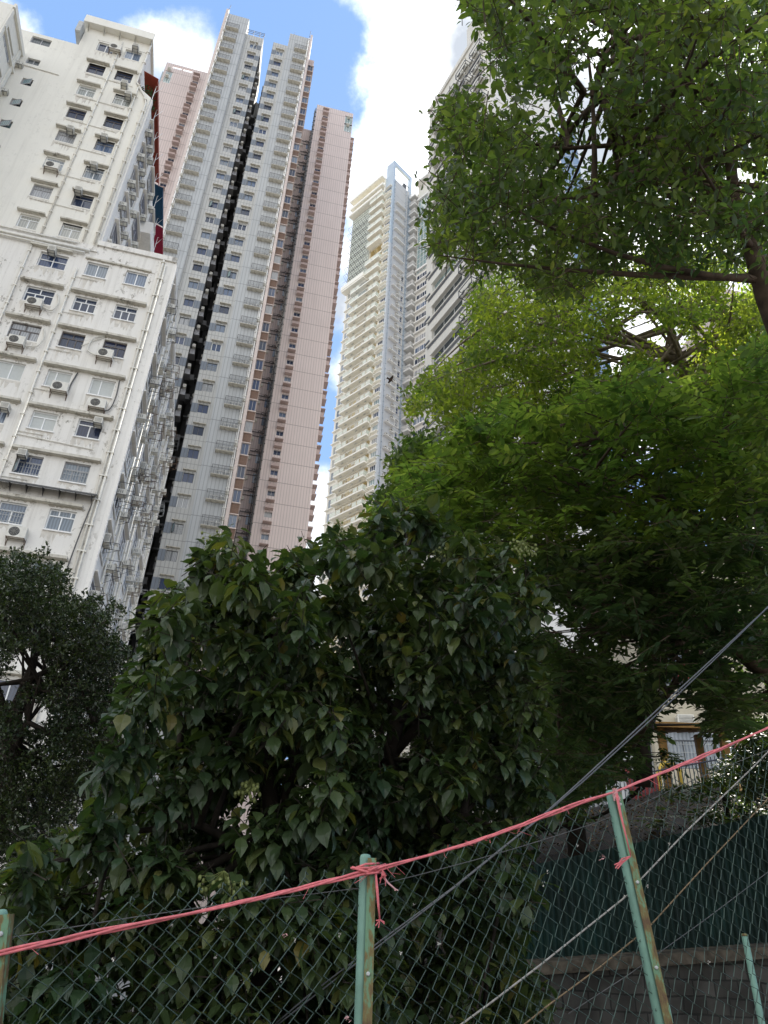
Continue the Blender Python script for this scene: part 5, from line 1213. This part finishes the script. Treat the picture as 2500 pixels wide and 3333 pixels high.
# ------------------------------------------------------------------ stone retaining wall, corrugated green fence, railing
def stone():
    m, n, l, b = new_mat('dark stone blocks'); t = n.new('ShaderNodeTexCoord'); k = n.new('ShaderNodeTexBrick')
    sx = n.new('ShaderNodeSeparateXYZ'); l.new(t.outputs['Object'], sx.inputs[0]); cx = n.new('ShaderNodeCombineXYZ'); l.new(sx.outputs['X'], cx.inputs[0]); l.new(sx.outputs['Z'], cx.inputs[1])
    z = n.new('ShaderNodeTexNoise'); z.inputs['Scale'].default_value = 2.0; z.inputs['Detail'].default_value = 8; l.new(t.outputs['Object'], z.inputs['Vector'])
    w_ = n.new('ShaderNodeMixRGB'); w_.blend_type = 'ADD'; w_.inputs[0].default_value = .12; l.new(cx.outputs[0], w_.inputs[1]); l.new(z.outputs['Color'], w_.inputs[2]); l.new(w_.outputs[0], k.inputs['Vector'])
    k.inputs['Scale'].default_value = 1; k.inputs['Brick Width'].default_value = .34; k.inputs['Row Height'].default_value = .21; k.inputs['Mortar Size'].default_value = .012
    k.inputs['Color1'].default_value = (.05, .048, .042, 1); k.inputs['Color2'].default_value = (.10, .095, .085, 1); k.inputs['Mortar'].default_value = (.03, .03, .026, 1)
    r = n.new('ShaderNodeValToRGB'); l.new(z.outputs['Fac'], r.inputs[0]); r.color_ramp.elements[0].position = .38; r.color_ramp.elements[0].color = (.3, .3, .28, 1); r.color_ramp.elements[1].position = .62
    q = n.new('ShaderNodeMixRGB'); q.blend_type = 'MULTIPLY'; q.inputs[0].default_value = .8; l.new(k.outputs['Color'], q.inputs[1]); l.new(r.outputs[0], q.inputs[2])
    l.new(q.outputs[0], b.inputs['Base Color']); b.inputs['Roughness'].default_value = .95
    bp = n.new('ShaderNodeBump'); bp.inputs['Strength'].default_value = 1; bp.inputs['Distance'].default_value = .04; bp.invert = True; l.new(k.outputs['Fac'], bp.inputs['Height']); l.new(bp.outputs[0], b.inputs['Normal']); return m
M['stone'] = stone()
M['mossy_cap'] = plain('mossy concrete coping', (.10, .085, .065), .95, .2, .5, 8)
PH = math.radians(5)
wallr = thing('retaining_wall', 'dark stained stone retaining wall below the green corrugated fence, lower right', 'wall', (1.3, 11.85, -1.8), PH)
w = MB(); xs = np.linspace(0, 12, 25)
for i in range(24):
    a, b = xs[i], xs[i + 1]; za, zb = 3.28 + .10 * a, 3.28 + .10 * b
    w.face([(a, 0, -.3), (b, 0, -.3), (b, -.0, zb), (a, -.0, za)])
w.face([(0, 0, -.3), (0, 0, 3.28), (0, 1.5, 3.28), (0, 1.5, -.3)])
w.build('stone_face', M['stone'], wallr)
w = MB()
for i in range(24):
    a, b = xs[i], xs[i + 1]; w.face([(a, -.1, 3.29 + .1 * a), (b, -.1, 3.29 + .1 * b), (b, .6, 3.38 + .1 * b), (a, .6, 3.38 + .1 * a)]); w.face([(a, -.1, 3.15 + .1 * a), (b, -.1, 3.15 + .1 * b), (b, -.1, 3.29 + .1 * b), (a, -.1, 3.29 + .1 * a)])
w.build('coping', M['mossy_cap'], wallr)
M['green_sheet'] = plain('green corrugated sheet', (.005, .024, .019), .6, .3, .5, 1.6)
gf = thing('corrugated_fence', 'dark green corrugated metal fence on top of the stone wall, seen through the wire mesh', 'fence', (1.3, 12.12, 1.6), PH)
w = MB(); n = 520; Lf = 8.0
pts = [(.0 + Lf * i / n, .022 * math.sin(2 * math.pi * i * Lf / n / .1)) for i in range(n + 1)]
for i in range(n):
    (a, ya), (b, yb) = pts[i], pts[i + 1]; w.face([(a, ya, -.1), (b, yb, -.1), (b, yb, .98 + .24 * b), (a, ya, .98 + .24 * a)], True)
w.build('corrugated_sheet', M['green_sheet'], gf)
for x in (0.05, 2.1, 4.2, 6.3): MB().box(x, x + .06, .05, .11, -.1, 1.0 + .24 * x).build('post', M['green_sheet'], gf)
for dz in (.25, .8): MB().tube([(0, .05, dz), (Lf, .05, dz + .24 * Lf)], .022, 4).build('rail', M['green_sheet'], gf)
rf = thing('railing', 'black metal picket railing on the dark hillside behind the green fence', 'railing', (2.6, 18.9, 3.9), PH)
for zt in (.15, .95): MB().tube([(0, 0, zt), (10, 0, zt + 2.3)], .02, 5).build('rail', M['black_steel'], rf)
pk = MB().box(-.009, .009, -.009, .009, .05, 1.05).mesh('picket', M['black_steel'])
for i in range(96): x = .1 + i * .105; put('picket', pk, rf, (x, 0, .23 * x))
# timber pavilion on the plateau
pv = thing('pavilion', 'small yellow timber shelter with a slatted roof beyond the black railing', 'shelter', tuple(hpt(2290, 2560, 22)[:2]) + (5.3,), math.radians(-3))
for x in (-.9, .75):
    MB().box(x - .09, x + .09, -.09, .09, -.4, 1.95).build('post', M['timber'], pv)
    MB().box(x - .09, x + .09, 1.7, 1.88, -.4, 2.3).build('post', M['timber'], pv)
w = MB(); slab(w, [(-1.5, -.5, 1.95), (1.6, -.5, 2.1), (1.6, 2.4, 2.75), (-1.5, 2.4, 2.6)], .02); w2 = MB(); w2.box(-1.5, 1.6, -.55, -.45, 1.86, 2.0); w2.box(-1.3, -1.1, -.2, 2.2, 1.86, 2.0); 
w.build('roof', M['timber'], pv); w2.build('beam', M['timber'], pv)
sl = MB().box(-.03, .03, -.45, 2.3, -.1, 0).mesh('roof_slat', M['timber'])
for i in range(9): put('roof_slat', sl, pv, (-1.35 + .34 * i, 0, 2.0 + .016 * i)).rotation_euler = (.215, 0, 0)
pg = thing('playground_panel', 'red play panel with a yellow arch standing behind the black railing', 'play equipment', tuple(hpt(2090, 2520, 21)[:2]) + (4.7,), .1)
w = MB(); slab(w, [(-.35, 0, .55), (.45, 0, .45), (.4, 0, 1.25), (-.5, 0, 1.35)], .06); w.box(-.3, -.24, .0, .06, -.3, .55); w.box(.3, .36, .0, .06, -.3, .5); w.build('panel', M['red_paint'], pg)
MB().tube([(.45, .03, .4), (.47, .03, 1.3), (.62, .03, 1.55), (.85, .03, 1.6), (1.05, .03, 1.4), (1.05, .03, .3)], .06, 6).build('arch', M['yellow_paint'], pg)

# ------------------------------------------------------------------ chain link fence in the foreground
FA = math.radians(23.6); fu = np.array([math.cos(FA), math.sin(FA), 0]); fn = np.array([-math.sin(FA), math.cos(FA), 0]); FO = np.array([0, 3.0, EYE])
def ftop(s): return np.interp(s, [-2.2, -1.18, 0, 1.18, 2.24, 3.6], [-.17, .045, .262, .625, 1.05, 1.6])
def fpt(s, z, y=0.0): return FO + fu * s + fn * y + np.array([0, 0, z])
def fpx(px, py, y=0.0):
    r = ray(px, py); o = np.array([0, 0, EYE]); t = np.dot(FO + fn * y - o, fn) / np.dot(r, fn); return o + r * t
M['wire'] = plain('green coated wire', (.045, .075, .06), .5, .4, .2, 30)
def paint_rust():
    m, n, l, b = new_mat('flaking green paint over rust'); t = n.new('ShaderNodeTexCoord'); mp = n.new('ShaderNodeMapping'); mp.inputs['Scale'].default_value = (14, 14, 4.5); l.new(t.outputs['Object'], mp.inputs[0])
    z = n.new('ShaderNodeTexNoise'); z.inputs['Scale'].default_value = 1.6; z.inputs['Detail'].default_value = 8; z.inputs['Roughness'].default_value = .7; l.new(mp.outputs[0], z.inputs['Vector'])
    r = n.new('ShaderNodeValToRGB'); l.new(z.outputs['Fac'], r.inputs[0]); e = r.color_ramp.elements; e.new(.5); e.new(.58)
    for q, (p, c) in zip(e, ((.40, (.11, .065, .035)), (.50, (.17, .135, .05)), (.55, (.13, .24, .14)), (.7, (.17, .31, .20)))): q.position = p; q.color = c + (1,)
    l.new(r.outputs[0], b.inputs['Base Color']); b.inputs['Roughness'].default_value = .8; bp = n.new('ShaderNodeBump'); bp.inputs['Strength'].default_value = .5; bp.inputs['Distance'].default_value = .003; l.new(z.outputs['Fac'], bp.inputs['Height']); l.new(bp.outputs[0], b.inputs['Normal']); return m
M['rust_green'] = paint_rust()
M['pale_green'] = plain('pale green paint', (.16, .29, .23), .55, .4, .18, 9)
ff = thing('chain_link_fence', 'green chain link fence with leaning rusty posts across the foreground', 'fence', (0, 3.0, 0), FA)
w = MB(); wd, ht = .0725, .066
s0, s1 = -2.7, 3.4
for i in range(int((s1 - s0) / (wd / 2))):
    sa = s0 + i * wd / 2; pts = []; jj = 0; dz = 0.0; ph = i % 2
    sl_ = float(ftop(sa + .25) - ftop(sa - .25)) / .5; nn_ = math.hypot(1, sl_); tx, tz, nx_, nz_ = 1 / nn_, sl_ / nn_, -sl_ / nn_, 1 / nn_; zt = float(ftop(sa))
    while dz < 2.0:
        odd = (jj + ph) % 2; ds = (wd / 2 if odd else 0) * 1.06 - .001 + .0035 * math.sin(i * 1.7 + jj * .9) + .005 * math.sin(sa * 3 + jj * .23)
        dd = dz + .006 * math.sin(sa * 4.1 + jj * .35) + .003 * math.sin(i * 2.3 + jj)
        pts.append((sa + tx * ds - nx_ * dd, (.003 if odd else -.003) + .009 * math.sin(sa * 2.2 + dz * 3), zt + tz * ds - nz_ * dd + EYE)); dz += ht / 2; jj += 1
    if not ph: pts = [(pts[0][0] + .014, 0, pts[0][2] + .010), (pts[0][0] + .003, -.004, pts[0][2] + .018)] + pts
    w.tube(pts, .0022, 4, False)
w.build('wire_mesh', M['wire'], ff)
hw_ = MB(); hw_.tube([(s, .002, float(ftop(s)) - .055 + EYE - .012 * math.sin(s * 2.6)) for s in np.linspace(s0, s1, 30)], .0016, 4); hw_.build('tension_wire', M['steel'], ff)
def post(top, low, w_pipe=.021):
    top, low = Vector(top), Vector(low); d = (top - low).normalized(); L = 2.35; loc = top - d * L
    inv = ff.matrix_basis if False else (Matrix.Translation((0, 3.0, 0)) @ Matrix.Rotation(FA, 4, 'Z')).inverted()
    o = MB().tube([(0, 0, 0), (0, 0, L - .012), (0, 0, L - .003), (0, 0, L)], [w_pipe, w_pipe, w_pipe * .85, w_pipe * .45], 14).build('post', M['pale_green'], ff)
    o.matrix_local = inv @ (Matrix.Translation(loc) @ d.to_track_quat('Z', 'Y').to_matrix().to_4x4() @ Matrix.Rotation(-d.to_track_quat('Z', 'Y').to_euler().z, 4, 'Z'))
    b = MB(); b.box(.008, .040, -.030, -.025, 0, L - .015); b.box(.036, .040, -.025, .006, .001, L - .016); b.build('angle_bar', M['rust_green'], o)
    for k in range(6):
        z = L - .065 - k * .31; MB().tube([(.022, -.025, z), (.022, -.036, z), (.022, -.038, z)], [.007, .007, .004], 8).build('bolt', M['gal'], o)
    return o
post(fpx(1190, 2780), fpx(1172, 3333)); post(fpx(1985, 2572), fpx(2150, 3333)); post(fpx(2, 2960), fpx(-40, 3333)); post(fpt(2.75, 1.52), fpt(2.9, .3))
# second, lower line of posts behind
for (a, b, D) in (((2424, 3047), (2480, 3333), 5.6), ((2170, 3270), (2195, 3400), 6.0)):
    p0, p1 = Vector(hpt(*b, D)), Vector(hpt(*a, D)); p0 = p1 + (p0 - p1) * 4
    o = thing('metal_post', 'thin pale green post behind the wire mesh at the bottom right' if D < 5.8 else 'short green post tip behind the leaning fence post', 'post', tuple(p0))
    MB().tube([(0, 0, 0), tuple(p1 - p0)], .02, 8).build('pipe', M['pale_green'], o); MB().tube([tuple(p1 - p0), tuple((p1 - p0) * 1.008)], [.022, .016], 8).build('cap', M['rust_green'], o)

# ------------------------------------------------------------------ pink string, cables, scraps
M['pink'] = plain('pink plastic twine', (.62, .16, .17), .6, .4, .2, 40)
M['pink_pale'] = plain('faded pink twine', (.60, .34, .33), .7, .3, .2, 40)
def strand(pts, r, k=3, amp=.004, tw=9.0):
    P = [Vector(p) for p in pts]; fine = []
    for i in range(len(P) - 1):
        m_ = max(4, int((P[i + 1] - P[i]).length / .03))
        for j in range(m_): fine.append(P[i].lerp(P[i + 1], j / m_))
    fine.append(P[-1]); b = MB(); acc = 0
    for q in range(k):
        out = []
        for i, p in enumerate(fine):
            t = i * .03 * tw + q * 2 * math.pi / k + .8 * math.sin(i * .21); out.append(p + Vector((0, 0, .003 * math.sin(i * .5 + q * 2))) + Vector((0, 0, 1)) * amp * math.cos(t) + Vector(fn) * amp * math.sin(t))
        b.tube(out, r, 5)
    return b
sp = [(-60, 3116), (0, 3101), (190, 3063), (377, 3023), (570, 2984), (754, 2944), (950, 2898), (1130, 2854), (1195, 2840), (1244, 2826), (1400, 2783), (1542, 2740), (1680, 2692), (1814, 2640), (1920, 2603), (2003, 2577), (2193, 2500), (2350, 2436), (2500, 2369), (2600, 2325)]
st = thing('string', 'bright pink plastic twine stretched along the top of the chain link fence', 'twine', tuple(fpx(1195, 2840, -.045)))
b0 = Vector(st.location)
b = strand([Vector(fpx(x, y, -.045)) - b0 for x, y in sp], .0042, 3, .0042, 10)
for q in range(26):
    t_ = random.random() * (len(sp) - 2); a_, f_ = int(t_), t_ % 1; x_ = sp[a_][0] + (sp[a_ + 1][0] - sp[a_][0]) * f_; y_ = sp[a_][1] + (sp[a_ + 1][1] - sp[a_][1]) * f_
    p_ = Vector(fpx(x_, y_, -.05)) - b0; b.tube([p_, p_ + Vector((random.uniform(-.03, .03), -.008, random.uniform(-.02, .012))), p_ + Vector((random.uniform(-.06, .06), -.01, random.uniform(-.045, .015)))], .0009, 3, False)
b.build('twine', M['pink'], st)
random.seed(4)
kn = MB()
def kpt(px, py, y=-.05): return Vector(fpx(px, py, y)) - b0
for i in range(9):
    x0, x1 = random.uniform(1140, 1175), random.uniform(1230, 1262); y0, y1 = 2838 + random.uniform(-22, 12), 2830 + random.uniform(-26, 14)
    kn.tube([kpt(x0, y0, -.03), kpt((x0 + x1) / 2, (y0 + y1) / 2 + random.uniform(-8, 8), -.062), kpt(x1, y1, -.03)], random.uniform(.003, .006), 5)
for i in range(8): kn.tube([kpt(1245, 2832), kpt(1250 + random.uniform(-8, 8), 2850, -.06), kpt(random.uniform(1230, 1258), random.uniform(2845, 2885))], .0016, 4)
kn.build('knot', M['pink'], st)
d1 = MB(); 
for q in range(3): d1.tube([kpt(1222 + q, 2845), kpt(1226 + q * 2, 2900, -.06), kpt(1231 + q, 2950, -.06), kpt(1236, 2992, -.055)], .003, 5)
for i in range(9): a = random.uniform(0, 6.28); d1.tube([kpt(1236, 2994), kpt(1236 + 16 * math.cos(a), 3000 + 14 * math.sin(a) + 6)], .002, 4)
d1.build('loose_end', M['pink'], st)
d2 = MB()
for q in range(3): d2.tube([kpt(1240, 2840), kpt(1252 + q * 2, 2862), kpt(1262 + q, 2874), kpt(1283 + q, 2892), kpt(1290 + random.uniform(-6, 8), 2900 + random.uniform(-5, 6))], .0026, 4)
d2.build('loose_end', M['pink_pale'], st)
d3 = MB()
for q in range(3): d3.tube([kpt(2003 + q * 3, 2580), kpt(2018 + q * 2, 2650, -.06), kpt(2036 + q, 2720, -.06), kpt(2053, 2785, -.06)], .0026, 5)
for i in range(7): d3.tube([kpt(2053, 2787), kpt(2030 + random.uniform(-6, 8), 2800 + random.uniform(-6, 6)), kpt(2005 + random.uniform(-5, 14), 2824 + random.uniform(-10, 8))], .0024, 4)
d3.build('loose_end', M['pink'], st)
d4 = MB()
for i in range(12): d4.tube([kpt(2000 + random.uniform(-8, 8), 2572 + random.uniform(-8, 8)), kpt(2008 + random.uniform(-10, 12), 2590 + random.uniform(-10, 18))], .003, 4)
d4.build('knot', M['pink_pale'], st)
def cable(label, px, r, mat, off, k=1, cat='cable', gap=.03):
    P = [Vector(fpx(x, y, off(x) if callable(off) else off)) for x, y in px]; base = P[0]; o = thing('cable', label, cat, tuple(base))
    for q in range(k):
        b = MB(); b.tube([p - base + Vector((0, 0, (gap + .012 * math.sin(i * 1.3)) * q)) for i, p in enumerate(P)], r, 7); b.build('strand', mat, o)
    return o
def dense(px, n=5): 
    out = []
    for i in range(len(px) - 1):
        for j in range(n): t = j / n; out.append((px[i][0] + (px[i + 1][0] - px[i][0]) * t, px[i][1] + (px[i + 1][1] - px[i][1]) * t))
    return out + [px[-1]]
M['cable_grey'] = plain('grey cable sheath', (.11, .115, .125), .5, .4, .1)
M['rope_pale'] = plain('pale wire rope', (.33, .31, .28), .7, .3, .3, 60)
M['rope_brown'] = plain('brown wire rope', (.20, .14, .08), .8, .3, .3, 60)
cable('pair of grey cables running diagonally up to the right behind the fence', [(880, 3355), (1000, 3259), (1240, 3074), (1479, 2889), (1768, 2654), (1900, 2542), (2140, 2323), (2320, 2152), (2475, 2000), (2620, 1858)], .0046, M['cable_grey'], lambda x: 1.0 + max(0, 1700 - x) * .0014, 2, gap=.013)
cable('pale twisted wire rope slanting behind the right fence post', [(2600, 2345), (2448, 2500), (2235, 2705), (2080, 2868), (2045, 2912), (1900, 3028), (1760, 3140), (1600, 3262), (1440, 3380)], .0036, M['rope_pale'], .03, 1, 'rope')
cable('brown rusty wire rope below the pale one at the right', [(2600, 2490), (2500, 2600), (2300, 2812), (2110, 3020), (1950, 3150), (1790, 3268), (1650, 3380)], .003, M['rope_brown'], .04, 1, 'rope')
cable('thin dark wire hanging low across the right of the mesh', [(2550, 2800), (2300, 2990), (2050, 3170), (1850, 3300)], .0018, M['steel'], .05, 1, 'wire')
M['scrap_w'] = plain('pale plastic scrap', (.52, .49, .44), .8, .3, .2); M['scrap_b'] = plain('dry leaf scrap', (.40, .27, .12), .8, .3, .4, 40)
def scrap(px, py, r, mat, label, name='plastic_scrap', cat='scrap', group=None, y=-.01):
    p = fpx(px, py, y); b = MB()
    for i in range(7):
        c = Vector(rng.normal(scale=r * .35, size=3)); d = Vector(rng.normal(size=3)).normalized() * r; e = Vector(rng.normal(size=3)).normalized() * r * .6
        b.face([c - d * .5, c + e * .5, c + d * .5, c - e * .4])
    o = b.build(name, M[mat], None, tuple(p)); tag(o, label, cat, group)
for (x, y) in ((1107, 3042), (1430, 3070), (1306, 3103), (1768, 2878), (1782, 2836), (2107, 2886), (2306, 3132), (1880, 2752), (2030, 2918), (1345, 2945), (700, 3115), (560, 3010), (2180, 2745), (370, 3120), (960, 3060)):
    scrap(x, y, .009, 'scrap_w', 'tiny pale scrap caught in the chain link mesh', group='scraps caught in the wire mesh')
scrap(2412, 2563, .02, 'scrap_b', 'curled dry leaf stuck on the pale wire rope at the far right', 'dry_leaf', 'leaf')
scrap(1962, 2790, .018, 'pink_pale', 'fluff of frayed pink twine caught left of the leaning post', 'twine_scrap', 'twine'); scrap(925, 3043, .012, 'pink_pale', 'frayed pink scrap in the mesh left of the middle post', 'twine_scrap', 'twine')
scrap(1130, 3320, .016, 'pink_pale', 'pink scrap at the bottom edge beside the middle post', 'twine_scrap', 'twine'); scrap(1585, 2730, .016, 'pink', 'frayed tuft of twine hanging between the two posts', 'twine_scrap', 'twine', y=-.05)
# bird of prey gliding before the ivory tower
M['bird'] = plain('brown feathers', (.06, .04, .03), .8, .2, .3)
bp = ray(1273, 1238) * 55 + np.array([0, 0, EYE]); w = MB()
bw = [(-.62, .05, .10), (-.3, -.06, .14), (0, -.08, .02), (.3, -.06, .14), (.62, .05, .12), (.6, .16, .1), (.28, .2, .12), (.1, .28, 0), (.14, .55, -.02), (-.14, .55, -.02), (-.1, .28, 0), (-.28, .2, .12), (-.6, .16, .1)]
for a, b_, c, d in ((0, 1, 11, 12), (1, 2, 10, 11), (2, 3, 6, 7), (3, 4, 5, 6), (2, 7, 10, 2), (7, 8, 9, 10)):
    q = [bw[a], bw[b_], bw[c], bw[d]] if d != a else [bw[a], bw[b_], bw[c]]; w.face(q); w.face([(x, y, z + .02) for x, y, z in q][::-1])
w.tube([(0, -.28, .02), (0, -.2, .02), (0, 0, .0), (0, .2, .0), (0, .36, 0)], [.02, .06, .09, .08, .03], 8)
o = w.build('bird', M['bird'], None, tuple(bp)); o.scale = (.65, .65, .65); o.rotation_euler = (.35, .15, 2.0); tag(o, 'dark brown bird of prey gliding in front of the ivory tower', 'bird')
